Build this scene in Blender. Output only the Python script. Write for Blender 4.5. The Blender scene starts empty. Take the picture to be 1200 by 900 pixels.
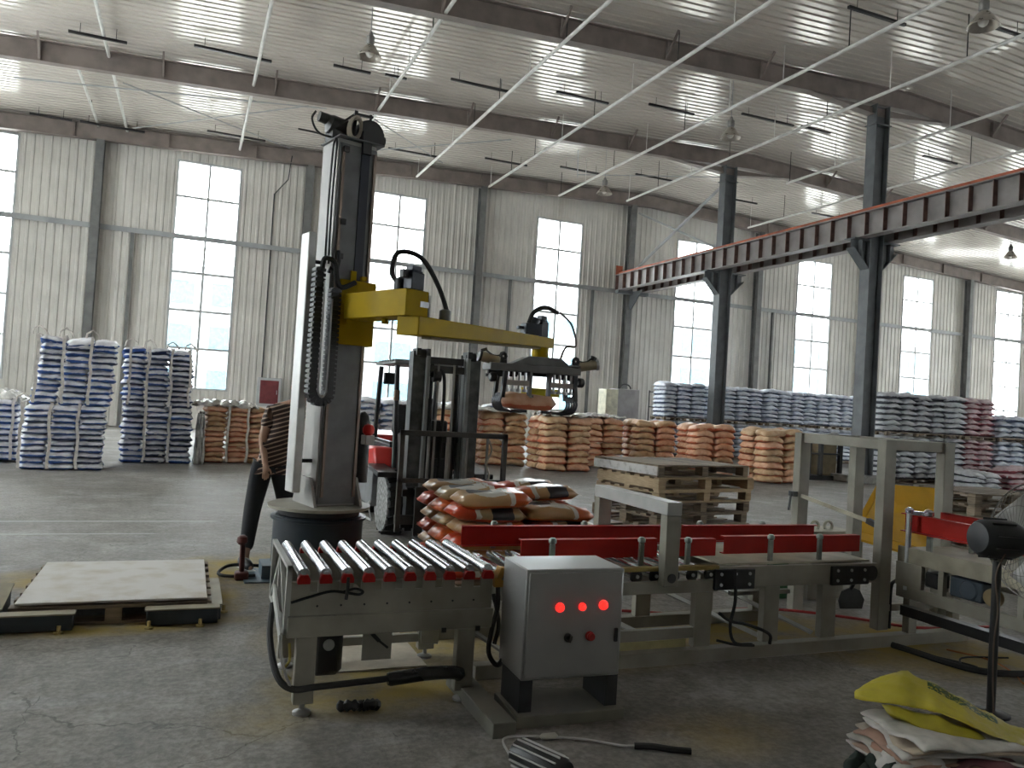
import bpy, bmesh, math, random
from mathutils import Vector, Matrix
R = math.radians
random.seed(7)
C = bpy.context.scene
COL = C.collection

# ---------------------------------------------------------------- camera
def basis(yaw, pitch, roll):
    cy, sy, cp, sp = math.cos(yaw), math.sin(yaw), math.cos(pitch), math.sin(pitch)
    w = Vector((sy*cp, cy*cp, sp)); r = Vector((cy, -sy, 0)); u = r.cross(w)
    c, s = math.cos(roll), math.sin(roll)
    return c*r + s*u, -s*r + c*u, w
cr, cu, cw = basis(R(22.213), R(1.409), R(3.469))
cam_d = bpy.data.cameras.new('camera'); cam = bpy.data.objects.new('camera', cam_d); COL.objects.link(cam)
cam.matrix_world = Matrix(((cr.x, cu.x, -cw.x, 0), (cr.y, cu.y, -cw.y, 0), (cr.z, cu.z, -cw.z, 1.6), (0, 0, 0, 1)))
cam_d.sensor_width = 36; cam_d.lens = 924.2/1200*36; cam_d.clip_end = 300
C.camera = cam
# ---------------------------------------------------------------- daylight and exposure
SKY = 5.0
wd = bpy.data.worlds.new('sky'); C.world = wd; wd.use_nodes = True
bg = wd.node_tree.nodes['Background']; bg.inputs[0].default_value = (0.94, 0.975, 1.0, 1); bg.inputs[1].default_value = SKY
C.view_settings.view_transform = 'Standard'; C.view_settings.look = 'None'
C.view_settings.exposure = 2.05; C.view_settings.gamma = 1; C.view_settings.use_curve_mapping = False
C.cycles.max_bounces = 10; C.cycles.diffuse_bounces = 6; C.cycles.glossy_bounces = 4; C.cycles.transparent_max_bounces = 12
C.cycles.sample_clamp_indirect = 6
XW0, XW1, YW0, YW1 = -10.5, 46.0, -14.0, 30.4        # inner faces of the hall
def portal(x, y, z, sx, sz, rz):
    d = bpy.data.lights.new('daylight_portal', 'AREA'); d.shape = 'RECTANGLE'; d.size = sx; d.size_y = sz
    d.cycles.is_portal = True
    o = bpy.data.objects.new('daylight_portal', d); COL.objects.link(o)
    o.location = (x, y, z); o.rotation_euler = (R(90), 0, rz)
WIN_BACK = [-13.8 + 7.0*k for k in range(1, 9)]      # window centres on the back wall: -6.8 .. 42.2
WIN_SIDE = [8.5 + 7.0*k for k in range(0, 3)]
WZ0, WZ1, WW = 1.4, 9.55, 2.18
for x in WIN_BACK: portal(x, YW1 + .3, (WZ0+WZ1)/2, WW, WZ1-WZ0, 0)
for y in WIN_SIDE: portal(XW0 - .3, y, (WZ0+WZ1)/2, WW, WZ1-WZ0, R(90))

# ---------------------------------------------------------------- materials
MATS = {}
def nt(name):
    m = bpy.data.materials.new(name); m.use_nodes = True
    t = m.node_tree; return m, t, t.nodes, t.links, t.nodes['Principled BSDF']
def N(ns, typ, **k):
    n = ns.new(typ)
    for a, b in k.items():
        if a.startswith('i_'): n.inputs[int(a[2:])].default_value = b
        else: setattr(n, a, b)
    return n
def ramp(ns, stops):
    n = ns.new('ShaderNodeValToRGB'); e = n.color_ramp.elements
    while len(e) < len(stops): e.new(.5)
    for i, (p, c) in enumerate(stops):
        e[i].position = p; e[i].color = (*c, 1)
    return n
def mixc(ns, ls, fac, a, b, mode='MIX'):
    n = ns.new('ShaderNodeMix'); n.data_type = 'RGBA'; n.blend_type = mode
    for s, v in ((n.inputs[0], fac), (n.inputs[6], a), (n.inputs[7], b)):
        if hasattr(v, 'is_output'): ls.new(v, s)
        elif isinstance(v, (int, float)): s.default_value = v
        else: s.default_value = (*v, 1)
    return n.outputs[2]
def math_(ns, ls, op, a, b=0.0, c=None, clamp=False):
    n = ns.new('ShaderNodeMath'); n.operation = op; n.use_clamp = clamp
    for i, v in enumerate((a, b, c)):
        if v is None: continue
        if hasattr(v, 'is_output'): ls.new(v, n.inputs[i])
        else: n.inputs[i].default_value = v
    return n.outputs[0]
def mat(name, col, rough=.5, metal=0, var=.12, scale=6, col2=None, wear=.45, bump=0, bscale=60, emit=0, spec=.5):
    """paint, steel, plastic: a base colour broken up by grime noise"""
    if name in MATS: return MATS[name]
    m, t, ns, ls, b = nt(name)
    tc = ns.new('ShaderNodeTexCoord')
    no = N(ns, 'ShaderNodeTexNoise'); no.inputs['Scale'].default_value = scale; no.inputs['Detail'].default_value = 5
    ls.new(tc.outputs['Object'], no.inputs['Vector'])
    c2 = col2 or tuple(max(0, x*(1-var*2.2)) for x in col); c1 = tuple(min(1, x*(1+var)) for x in col)
    rp = ramp(ns, [(max(0, wear-.15), c2), (wear+.2, c1)])
    ls.new(no.outputs['Fac'], rp.inputs[0]); ls.new(rp.outputs[0], b.inputs['Base Color'])
    r2 = math_(ns, ls, 'MULTIPLY_ADD', no.outputs['Fac'], .25, max(.03, rough-.12)); ls.new(r2, b.inputs['Roughness'])
    b.inputs['Metallic'].default_value = metal; b.inputs['Specular IOR Level'].default_value = spec
    if bump:
        n2 = N(ns, 'ShaderNodeTexNoise'); n2.inputs['Scale'].default_value = bscale; n2.inputs['Detail'].default_value = 4
        ls.new(tc.outputs['Object'], n2.inputs['Vector'])
        bp = ns.new('ShaderNodeBump'); bp.inputs['Strength'].default_value = bump; bp.inputs['Distance'].default_value = .01
        ls.new(n2.outputs['Fac'], bp.inputs['Height']); ls.new(bp.outputs[0], b.inputs['Normal'])
    if emit:
        b.inputs['Emission Color'].default_value = (*col, 1); b.inputs['Emission Strength'].default_value = emit
    MATS[name] = m; return m
def wood(name, c1, c2, rough=.75):
    if name in MATS: return MATS[name]
    m, t, ns, ls, b = nt(name)
    tc = ns.new('ShaderNodeTexCoord'); mp = ns.new('ShaderNodeMapping'); mp.inputs['Scale'].default_value = (3, 3, 40)
    oi = ns.new('ShaderNodeObjectInfo')
    no = N(ns, 'ShaderNodeTexNoise'); no.inputs['Scale'].default_value = 2.5; no.inputs['Detail'].default_value = 6
    ls.new(tc.outputs['Object'], mp.inputs[0]); ls.new(mp.outputs[0], no.inputs['Vector'])
    f = math_(ns, ls, 'MULTIPLY_ADD', oi.outputs['Random'], .35, -.17); f = math_(ns, ls, 'ADD', f, no.outputs['Fac'])
    rp = ramp(ns, [(.3, c2), (.68, c1)]); ls.new(f, rp.inputs[0]); ls.new(rp.outputs[0], b.inputs['Base Color'])
    b.inputs['Roughness'].default_value = rough
    MATS[name] = m; return m
def sack(name, base, base2, stripe, z0, z1, patch=None, patch_amt=.0, rough=.45, stripe_gap=.35):
    """woven sack: body colour, a printed band between heights z0..z1 of the sack, loose print patches"""
    m, t, ns, ls, b = nt(name)
    tc = ns.new('ShaderNodeTexCoord'); oi = ns.new('ShaderNodeObjectInfo')
    no = N(ns, 'ShaderNodeTexNoise'); no.noise_dimensions = '4D'; no.inputs['Scale'].default_value = 9; no.inputs['Detail'].default_value = 4
    ls.new(tc.outputs['Object'], no.inputs['Vector']); w = math_(ns, ls, 'MULTIPLY', oi.outputs['Random'], 50.0); ls.new(w, no.inputs['W'])
    rp = ramp(ns, [(.35, base2), (.62, base)]); ls.new(no.outputs['Fac'], rp.inputs[0])
    sx = ns.new('ShaderNodeSeparateXYZ'); ls.new(tc.outputs['Generated'], sx.inputs[0])
    wob = math_(ns, ls, 'MULTIPLY_ADD', no.outputs['Fac'], .36, -.18)
    zz = math_(ns, ls, 'ADD', sx.outputs[2], wob)
    sh = math_(ns, ls, 'MULTIPLY_ADD', oi.outputs['Random'], .16, -.08); zz = math_(ns, ls, 'ADD', zz, sh)
    m1 = math_(ns, ls, 'GREATER_THAN', zz, z0); m2 = math_(ns, ls, 'LESS_THAN', zz, z1)
    mm = math_(ns, ls, 'MULTIPLY', m1, m2)
    g = N(ns, 'ShaderNodeTexNoise'); g.noise_dimensions = '4D'; g.inputs['Scale'].default_value = 3.5
    ls.new(tc.outputs['Object'], g.inputs['Vector']); ls.new(w, g.inputs['W'])
    gg = math_(ns, ls, 'GREATER_THAN', g.outputs['Fac'], stripe_gap); mm = math_(ns, ls, 'MULTIPLY', mm, gg)
    col = mixc(ns, ls, mm, rp.outputs[0], stripe)
    if patch:
        p = math_(ns, ls, 'GREATER_THAN', g.outputs['Fac'], 1-patch_amt); col = mixc(ns, ls, p, col, patch)
    ls.new(col, b.inputs['Base Color']); b.inputs['Roughness'].default_value = rough
    bp = ns.new('ShaderNodeBump'); bp.inputs['Strength'].default_value = .35; bp.inputs['Distance'].default_value = .02
    ls.new(no.outputs['Fac'], bp.inputs['Height']); ls.new(bp.outputs[0], b.inputs['Normal'])
    MATS[name] = m; return m
def glass_mat():
    m, t, ns, ls, b = nt('window_glass')
    tr = ns.new('ShaderNodeBsdfTransparent'); tr.inputs[0].default_value = (.96, .98, .98, 1)
    gl = ns.new('ShaderNodeBsdfGlossy'); gl.inputs['Roughness'].default_value = .03
    mx = ns.new('ShaderNodeMixShader'); mx.inputs[0].default_value = .07
    ls.new(tr.outputs[0], mx.inputs[1]); ls.new(gl.outputs[0], mx.inputs[2])
    ls.new(mx.outputs[0], ns['Material Output'].inputs[0]); return m
GLASS = glass_mat()
def floor_mat():
    m, t, ns, ls, b = nt('concrete_floor')
    tc = ns.new('ShaderNodeTexCoord')
    def noise(scale, det=6, vec=None, rough=.6):
        n = N(ns, 'ShaderNodeTexNoise'); n.inputs['Scale'].default_value = scale; n.inputs['Detail'].default_value = det; n.inputs['Roughness'].default_value = rough
        ls.new(vec or tc.outputs['Object'], n.inputs['Vector']); return n.outputs['Fac']
    big, mid, fine = noise(.45), noise(2.2, 8), noise(28, 4)
    mp = ns.new('ShaderNodeMapping'); mp.inputs['Scale'].default_value = (.25, 2.2, 1); ls.new(tc.outputs['Object'], mp.inputs[0])
    streak = noise(1.6, 5, mp.outputs[0])
    r1 = ramp(ns, [(.3, (.20, .188, .166)), (.7, (.355, .335, .30))]); ls.new(mid, r1.inputs[0])
    c = mixc(ns, ls, .45, r1.outputs[0], (.5, .5, .5), 'OVERLAY')
    r2 = ramp(ns, [(.35, (.62, .62, .62)), (.68, (1.12, 1.12, 1.15))]); ls.new(big, r2.inputs[0]); c = mixc(ns, ls, .8, c, r2.outputs[0], 'MULTIPLY')
    r3 = ramp(ns, [(.56, (0, 0, 0)), (.75, (1, 1, 1))]); ls.new(streak, r3.inputs[0])
    f3 = math_(ns, ls, 'MULTIPLY', r3.outputs[0], .45); c = mixc(ns, ls, f3, c, (.36, .36, .37))
    r4 = ramp(ns, [(.42, (.8, .8, .8)), (.6, (1.1, 1.1, 1.1))]); ls.new(fine, r4.inputs[0]); c = mixc(ns, ls, .95, c, r4.outputs[0], 'MULTIPLY')
    blot = noise(1.1, 10, None, .72); r5 = ramp(ns, [(.54, (0, 0, 0)), (.68, (1, 1, 1))]); ls.new(blot, r5.inputs[0]); c = mixc(ns, ls, math_(ns, ls, 'MULTIPLY', r5.outputs[0], .5), c, (.40, .39, .39))
    grit = noise(9, 8, None, .75); r6 = ramp(ns, [(.36, (.55, .55, .54)), (.55, (1, 1, 1))]); ls.new(grit, r6.inputs[0]); c = mixc(ns, ls, .7, c, r6.outputs[0], 'MULTIPLY')
    vo = N(ns, 'ShaderNodeTexVoronoi'); vo.feature = 'DISTANCE_TO_EDGE'; vo.inputs['Scale'].default_value = .9
    wv = ns.new('ShaderNodeVectorMath'); wv.operation = 'MULTIPLY_ADD'; wv.inputs[1].default_value = (.5, .5, 0)
    nv = N(ns, 'ShaderNodeTexNoise'); nv.inputs['Scale'].default_value = 3; nv.inputs['Detail'].default_value = 6; ls.new(tc.outputs['Object'], nv.inputs['Vector'])
    ls.new(nv.outputs['Color'], wv.inputs[0]); ls.new(tc.outputs['Object'], wv.inputs[2]); ls.new(wv.outputs[0], vo.inputs['Vector'])
    cr_ = math_(ns, ls, 'LESS_THAN', vo.outputs['Distance'], .0035); ck = math_(ns, ls, 'GREATER_THAN', big, .5)
    cr_ = math_(ns, ls, 'MULTIPLY', cr_, ck); cr_ = math_(ns, ls, 'MULTIPLY', cr_, .55); c = mixc(ns, ls, cr_, c, (.05, .047, .042))
    # spilled yellow powder around the machines and pallets
    sep = ns.new('ShaderNodeSeparateXYZ'); ls.new(tc.outputs['Object'], sep.inputs[0])
    dust = None
    for (x, y, rx, ry, a) in ((.6, 7.3, .8, .8, .75), (-.6, 7.1, .9, .55, .75), (-.35, 5.75, 1.0, .28, .8), (.3, 6.4, .25, .7, .6), (1.1, 4.3, .75, .5, .8), (1.5, 5.2, 1.1, .9, .6), (2.6, 4.9, 1.0, .8, .75),
                             (3.9, 4.9, 1.1, .55, 1.0), (4.9, 4.35, .9, .7, .9), (5.3, 3.9, .9, .6, .8), (2.6, 3.3, .5, .35, .3), (.45, 4.0, .3, .3, .3)):
        dx = math_(ns, ls, 'MULTIPLY_ADD', sep.outputs[0], 1/rx, -x/rx); dy = math_(ns, ls, 'MULTIPLY_ADD', sep.outputs[1], 1/ry, -y/ry)
        d = math_(ns, ls, 'ADD', math_(ns, ls, 'MULTIPLY', dx, dx), math_(ns, ls, 'MULTIPLY', dy, dy))
        e = math_(ns, ls, 'MULTIPLY_ADD', d, -a, a, clamp=True)
        dust = e if dust is None else math_(ns, ls, 'MAXIMUM', dust, e)
    dn = ramp(ns, [(.34, (.1, .1, .1)), (.62, (1, 1, 1))]); ls.new(mid, dn.inputs[0])
    dust = math_(ns, ls, 'MULTIPLY', dust, dn.outputs[0]); dust = math_(ns, ls, 'MULTIPLY', dust, 1.6, clamp=True)
    c = mixc(ns, ls, dust, c, (.36, .27, .085))
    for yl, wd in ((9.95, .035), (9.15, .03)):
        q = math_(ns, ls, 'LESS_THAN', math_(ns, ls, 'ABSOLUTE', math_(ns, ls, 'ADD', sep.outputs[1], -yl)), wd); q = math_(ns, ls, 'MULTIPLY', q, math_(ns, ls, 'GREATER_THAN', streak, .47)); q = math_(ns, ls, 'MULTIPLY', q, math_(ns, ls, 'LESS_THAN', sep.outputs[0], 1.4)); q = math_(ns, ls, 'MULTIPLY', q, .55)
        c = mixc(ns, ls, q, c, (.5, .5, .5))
    ls.new(c, b.inputs['Base Color'])
    rr = math_(ns, ls, 'MULTIPLY_ADD', mid, .35, .42); b.inputs['Specular IOR Level'].default_value = .3; rr = math_(ns, ls, 'MULTIPLY_ADD', dust, .4, rr, clamp=True); ls.new(rr, b.inputs['Roughness'])
    bp = ns.new('ShaderNodeBump'); bp.inputs['Strength'].default_value = .5; bp.inputs['Distance'].default_value = .012
    h = math_(ns, ls, 'ADD', fine, mid); ls.new(h, bp.inputs['Height']); ls.new(bp.outputs[0], b.inputs['Normal'])
    return m
FLOOR = floor_mat()
CEIL = mat('ceiling_sheet', (.68, .635, .57), .05, .17, .04, .7)
WALLM = mat('wall_sheet', (.60, .575, .53), .45, 0, .07, .8)
STEEL = mat('grey_painted_steel', (.155, .155, .15), .5, 0, .15, 3)
STEELB = mat('blue_grey_painted_steel', (.12, .13, .135), .5, 0, .12, 3)
RAFT = mat('rafter_paint', (.23, .19, .17), .55, 0, .12, 2)
WPIPE = mat('white_pipe', (.62, .61, .58), .45, 0, .08, 3)
BLK = mat('black_plastic', (.012, .012, .013), .4, 0, .2, 10)
RUB = mat('black_rubber', (.015, .015, .015), .7, 0, .2, 10)
DRK = mat('dark_steel', (.035, .036, .038), .45, .3, .2, 8)
GIRT = mat('girt_steel', (.34, .35, .35), .5, 0, .1, 2)
FRAMEW = mat('window_frame_paint', (.45, .46, .46), .5, 0, .08, 3)
RAILO = mat('orange_red_rail', (.42, .10, .045), .6, 0, .2, 3)
BEIGE = mat('beige_grey_paint', (.28, .267, .22), .45, 0, .12, 4)
BEIGEL = mat('pale_grey_paint', (.42, .42, .40), .4, 0, .1, 4)
STAN = mat('stanchion_grey', (.24, .26, .23), .4, .4, .15, 10)
CHROME = mat('bright_rolled_steel', (.62, .64, .66), .22, 1, .12, 8)
ALU = mat('brushed_aluminium', (.55, .56, .57), .35, .9, .1, 10)
REDB = mat('red_block_paint', (.34, .010, .008), .5, 0, .12, 10, spec=.25)
REDR = mat('red_guide_rail_paint', (.38, .014, .008), .5, 0, .12, 4, spec=.22)
YEL = mat('machine_yellow', (.38, .255, .002), .5, 0, .1, 3, spec=.1)
YELP = mat('chute_yellow', (.66, .36, .012), .5, 0, .08, 3, spec=.25)
BOXM = mat('brushed_box_steel', (.31, .31, .30), .36, .55, .04, 3)
LEDR = mat('red_lit_lamp', (1.0, .02, .015), .4, 0, .02, 4, emit=.5)
REDD = mat('dull_red_button', (.28, .01, .01), .4, 0, .1, 10)
NAVY = mat('drum_navy_paint', (.022, .032, .042), .4, 0, .2, 4)
SILV = mat('silver_cover', (.55, .55, .54), .35, .3, .08, 5)
MASTG = mat('mast_grey_paint', (.36, .35, .33), .45, 0, .08, 4)
MASTD = mat('mast_dark_face', (.14, .145, .15), .4, 0, .14, 5)
MOTB = mat('motor_blue_black', (.02, .027, .045), .4, 0, .2, 8)
FREDM = mat('forklift_red', (.52, .035, .03), .35, 0, .1, 5)
MASTF = mat('forklift_mast_grey', (.075, .08, .078), .5, .2, .25, 9)
FGREY = mat('forklift_body_grey', (.16, .165, .17), .5, 0, .15, 6)
CONC = mat('concrete_plinth', (.25, .245, .23), .8, 0, .15, 7)
WOODD = wood('weathered_wood', (.30, .235, .165), (.13, .10, .07))
WOODL = wood('pale_wood', (.52, .40, .25), (.33, .24, .14))
PLY = mat('dusty_plywood_sheet', (.54, .52, .49), .7, 0, .10, 5, col2=(.40, .34, .24), wear=.33)
SK_BLUE = sack('sack_white_blue_end', (.78, .78, .82), (.62, .61, .66), (.035, .10, .34), -.2, .40, (.60, .52, .47), .2)
SK_NAVY = sack('sack_white_navy_end', (.68, .68, .72), (.50, .50, .54), (.04, .06, .14), -.2, .40, (.045, .12, .30), .2)
SK_OR = sack('sack_orange', (.76, .47, .31), (.64, .34, .20), (.58, .16, .08), -.2, .28, (.72, .16, .05), .2)
SK_TAN = sack('sack_tan', (.62, .43, .26), (.48, .29, .15), (.44, .11, .05), -.2, .24, (.68, .44, .34), .25)
SK_FAR = sack('sack_far_pale', (.68, .71, .78), (.54, .58, .67), (.12, .16, .26), -.2, .26, (.32, .44, .62), .22, stripe_gap=.2)
SK_GREY = sack('sack_far_grey', (.58, .59, .62), (.47, .48, .51), (.09, .095, .12), -.2, .28, (.6, .6, .62), .25, stripe_gap=.2)
SK_PINK = sack('sack_far_pink', (.62, .50, .52), (.50, .36, .38), (.30, .06, .08), -.2, .34, (.6, .6, .62), .3, stripe_gap=.2)
SK_WHITE = sack('sack_far_white', (.64, .65, .68), (.50, .51, .55), (.10, .16, .30), .1, .45, (.08, .14, .3), .25, stripe_gap=.5)
SLING = mat('cream_webbing', (.62, .58, .54), .8, 0, .12, 14)
FILM = mat('cloudy_wrap', (.55, .54, .50), .25, 0, .12, 7)

# ---------------------------------------------------------------- mesh helpers
OFF = {}
class MB:
    """collects boxes, tubes, lathes, prisms (in world coordinates) into one mesh"""
    def __init__(s): s.v, s.f, s.m, s.cur = [], [], [], 0
    def add(s, vs, fs):
        n = len(s.v); s.v += [tuple(v) for v in vs]; s.f += [tuple(i+n for i in f) for f in fs]; s.m += [s.cur]*len(fs); return s
    def mi(s, i): s.cur = i; return s
    def box(s, x0, x1, y0, y1, z0, z1, M=None):
        vs = [Vector((x, y, z)) for z in (z0, z1) for y in (y0, y1) for x in (x0, x1)]
        if M: vs = [M @ v for v in vs]
        return s.add(vs, [(0, 2, 3, 1), (4, 5, 7, 6), (0, 1, 5, 4), (2, 6, 7, 3), (0, 4, 6, 2), (1, 3, 7, 5)])
    def cbox(s, c, d, rz=0, M=None):
        T = Matrix.Translation(c) @ Matrix.Rotation(rz, 4, 'Z')
        if M: T = T @ M
        return s.box(-d[0]/2, d[0]/2, -d[1]/2, d[1]/2, -d[2]/2, d[2]/2, T)
    def bar(s, a, b, w, h, up=(0, 0, 1)):
        a, b = Vector(a), Vector(b); d = (b-a); L = d.length; d.normalize(); up = Vector(up)
        if abs(d.dot(up)) > .99: up = Vector((0, 1, 0))
        x = d.cross(up).normalized(); u = x.cross(d)
        M = Matrix(((x.x, d.x, u.x, a.x), (x.y, d.y, u.y, a.y), (x.z, d.z, u.z, a.z), (0, 0, 0, 1)))
        return s.box(-w/2, w/2, 0, L, -h/2, h/2, M)
    def tube(s, pts, r, n=8, cap=True, closed=False):
        P = [Vector(p) for p in pts]; k = len(P); rs = r if isinstance(r, (list, tuple)) else [r]*k
        T = []
        for i in range(k):
            a = P[i-1] if i or closed else P[i]; b = P[(i+1) % k] if i < k-1 or closed else P[i]
            T.append((b-a).normalized())
        up = Vector((0, 0, 1)) if abs(T[0].z) < .9 else Vector((1, 0, 0)); nrm = (up - T[0]*up.dot(T[0])).normalized()
        vs = []
        for i in range(k):
            nrm = nrm - T[i]*nrm.dot(T[i])
            nrm = nrm.normalized() if nrm.length > 1e-6 else T[i].orthogonal().normalized()
            bn = T[i].cross(nrm)
            for j in range(n):
                a = 2*math.pi*j/n; vs.append(P[i] + (nrm*math.cos(a) + bn*math.sin(a))*rs[i])
        fs = []
        for i in range(k if closed else k-1):
            i2 = (i+1) % k
            for j in range(n): fs.append((i*n+j, i*n+(j+1) % n, i2*n+(j+1) % n, i2*n+j))
        if cap and not closed: fs += [tuple(reversed(range(n))), tuple((k-1)*n+j for j in range(n))]
        return s.add(vs, fs)
    def cyl(s, a, b, r, n=16, r2=None): return s.tube([a, b], [r, r if r2 is None else r2], n)
    def lathe(s, c, prof, n=24, axis=None):
        """prof: (radius, height) pairs turned about the vertical (or axis) through c"""
        c = Vector(c); M = Matrix.Identity(3)
        if axis is not None: M = Vector((0, 0, 1)).rotation_difference(Vector(axis)).to_matrix()
        vs = [c + M @ Vector((r*math.cos(2*math.pi*j/n), r*math.sin(2*math.pi*j/n), h)) for r, h in prof for j in range(n)]
        fs = [(i*n+j, i*n+(j+1) % n, (i+1)*n+(j+1) % n, (i+1)*n+j) for i in range(len(prof)-1) for j in range(n)]
        fs += [tuple(reversed(range(n))), tuple((len(prof)-1)*n+j for j in range(n))]
        return s.add(vs, fs)
    def prism(s, poly, a, b, plane='xz'):
        """polygon in a plane pushed from a to b along the third axis"""
        def P(p, t): return {'xz': (p[0], t, p[1]), 'yz': (t, p[0], p[1]), 'xy': (p[0], p[1], t)}[plane]
        n = len(poly); vs = [P(p, a) for p in poly] + [P(p, b) for p in poly]
        return s.add(vs, [tuple(range(n)), tuple(reversed(range(n, 2*n)))] + [(i, n+i, n+(i+1) % n, (i+1) % n) for i in range(n)])
    def hsec(s, a, b, w, h, t, side):
        """H section from a to b: flanges of width w, overall depth h along 'side'"""
        a, b = Vector(a), Vector(b); d = (b-a).normalized(); sd = Vector(side); sd = (sd - d*sd.dot(d)).normalized()
        for q in (-1, 1):
            o = sd*(q*(h/2-t/2)); s.bar(a+o, b+o, w, t, sd)
        return s.bar(a, b, t*.8, h-2*t, sd)
    def build(s, name, mats, parent=None, bevel=0, smooth=None, local=False):
        me = bpy.data.meshes.new(name); o = bpy.data.objects.new(name, me); COL.objects.link(o)
        vs = s.v
        if parent is not None:
            o.parent = parent; off = OFF.get(parent.name, (0, 0, 0)); OFF[o.name] = off
            if not local: vs = [(v[0]-off[0], v[1]-off[1], v[2]-off[2]) for v in vs]
        me.from_pydata(vs, [], s.f)
        for m in (mats if isinstance(mats, (list, tuple)) else [mats]): me.materials.append(m)
        me.polygons.foreach_set('material_index', s.m)
        bm = bmesh.new(); bm.from_mesh(me); bmesh.ops.recalc_face_normals(bm, faces=bm.faces)
        if bevel:
            es = [e for e in bm.edges if len(e.link_faces) == 2 and e.calc_face_angle(0) > .6]
            bmesh.ops.bevel(bm, geom=es, offset=bevel, segments=1, affect='EDGES', clamp_overlap=True)
        bm.to_mesh(me); bm.free()
        if smooth is None: smooth = 40
        if smooth: me.shade_smooth(); me.set_sharp_from_angle(angle=R(smooth))
        return o
def arc(c, r, a0, a1, n, ax=(1, 0, 0), ay=(0, 0, 1)):
    c, ax, ay = Vector(c), Vector(ax), Vector(ay)
    return [c + ax*(r*math.cos(a0+(a1-a0)*i/n)) + ay*(r*math.sin(a0+(a1-a0)*i/n)) for i in range(n+1)]
def spline(pts, k=8):
    P = [Vector(p) for p in pts]; P = [P[0]*2-P[1]] + P + [P[-1]*2-P[-2]]; out = []
    for i in range(1, len(P)-2):
        for j in range(k):
            t = j/k; a, b, c, d = P[i-1:i+3]
            out.append(.5*((2*b) + (c-a)*t + (2*a-5*b+4*c-d)*t*t + (3*b-a-3*c+d)*t**3))
    return out + [P[-2]]
def tag(o, label=None, cat=None, group=None, kind=None):
    for k, v in (('label', label), ('category', cat), ('group', group), ('kind', kind)):
        if v: o[k] = v
    return o
def thing(name, label, cat, loc=(0, 0, 0), rz=0, group=None):
    o = bpy.data.objects.new(name, None); COL.objects.link(o); o.empty_display_size = .1
    o.location = loc; o.rotation_euler = (0, 0, rz); OFF[o.name] = tuple(loc) if rz == 0 else (0, 0, 0)
    return tag(o, label, cat, group)
def dup(root, loc=None, rz=None, label=None, group=None):
    r = root.copy(); COL.objects.link(r)
    if loc is not None: r.location = loc
    if rz is not None: r.rotation_euler = (0, 0, rz)
    if label: r['label'] = label
    if group: r['group'] = group
    for ch in root.children:
        c = ch.copy(); COL.objects.link(c); c.parent = r
        for g in ch.children:
            d = g.copy(); COL.objects.link(d); d.parent = c
    return r
def struct(o): o['kind'] = 'structure'; return o
ORD = 'lowest second third fourth fifth sixth seventh eighth ninth tenth eleventh twelfth thirteenth fourteenth fifteenth sixteenth seventeenth eighteenth nineteenth twentieth'.split()
NTH = ['first'] + ORD[1:]

# ================================================================ SETTING
struct(MB().box(XW0, XW1, YW0, YW1, -.2, 0).build('floor', FLOOR, smooth=0))
struct(MB().box(-70, 120, YW1+.4, 140, -.35, -.15).build('ground', mat('yard_concrete', (.45, .44, .42), .9), smooth=0))
RIDGE = 18.5
def rz_bot(x): return 10.66 - .045*abs(x-RIDGE)          # underside of the rafters
def ceil_z(x): return rz_bot(x) + .62
def ceiling():
    s = MB(); p = .24; n = int((YW1-YW0)/p)
    ys = []
    for i in range(n+1):
        y = YW0 + i*p
        ys += [(y, 0), (y+p*.60, 0), (y+p*.70, .032), (y+p*.90, .032)]
    ys = [q for q in ys if q[0] <= YW1] + [(YW1, 0)]
    xs = [XW0, RIDGE, XW1]; vs = [(x, y, ceil_z(x)+h) for x in xs for y, h in ys]; k = len(ys)
    fs = [(a*k+i, a*k+i+1, (a+1)*k+i+1, (a+1)*k+i) for a in range(2) for i in range(k-1)]
    s.add(vs, fs)
    s.add([(x, y, ceil_z(x)+.2) for x in xs for y in (YW0, YW1)], [(0, 2, 3, 1), (2, 4, 5, 3)])
    return struct(s.build('ceiling', CEIL, smooth=0))
ceiling()
def ribbed(s, x0, x1, z0, z1f, y, p=.25, d=.03, Mx=None):
    """vertical ribbed sheet in the plane y (ribs towards -y)"""
    n = max(1, int((x1-x0)/p)); pr = [(x0, 0)]
    for i in range(n):
        x = x0 + (i+.3)*(x1-x0)/n
        pr += [(x, 0), (x+.03, -d), (x+.09, -d), (x+.12, 0)]
    pr.append((x1, 0)); k = len(pr)
    vs = [(x, y+q, z0) for x, q in pr] + [(x, y+q, z1f(x)) for x, q in pr] + [(x0, y+.1, z0), (x1, y+.1, z0), (x0, y+.1, z1f(x0)), (x1, y+.1, z1f(x1))]
    if Mx: vs = [Mx(v) for v in vs]
    s.add(vs, [(i, i+1, k+i+1, k+i) for i in range(k-1)] + [(2*k, 2*k+2, 2*k+3, 2*k+1)])
def wall(name, a0, a1, wins, top, Mx, door=None):
    s = MB(); cur = a0; w2 = WW/2
    holes = [(w-w2, w+w2, WZ0, WZ1) for w in wins] + ([(door[0], door[1], 0, door[2])] if door else [])
    for (h0, h1, q0, q1) in sorted(holes):
        ribbed(s, cur, h0, 0, top, 0, Mx=Mx)
        if q0 > 0: ribbed(s, h0, h1, 0, lambda x, q0=q0: q0, 0, Mx=Mx)
        ribbed(s, h0, h1, q1, top, 0, Mx=Mx)
        cur = h1
    ribbed(s, cur, a1, 0, top, 0, Mx=Mx)
    return struct(s.build(name, WALLM, smooth=0))
topz = lambda x: ceil_z(x) + .02
wall('wall_back', XW0, XW1, WIN_BACK, topz, lambda v: (v[0], v[1]+YW1, v[2]))
wall('wall_left', YW0, YW1, WIN_SIDE, lambda y: topz(XW0), lambda v: (XW0 - v[1], v[0], v[2]))
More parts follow.
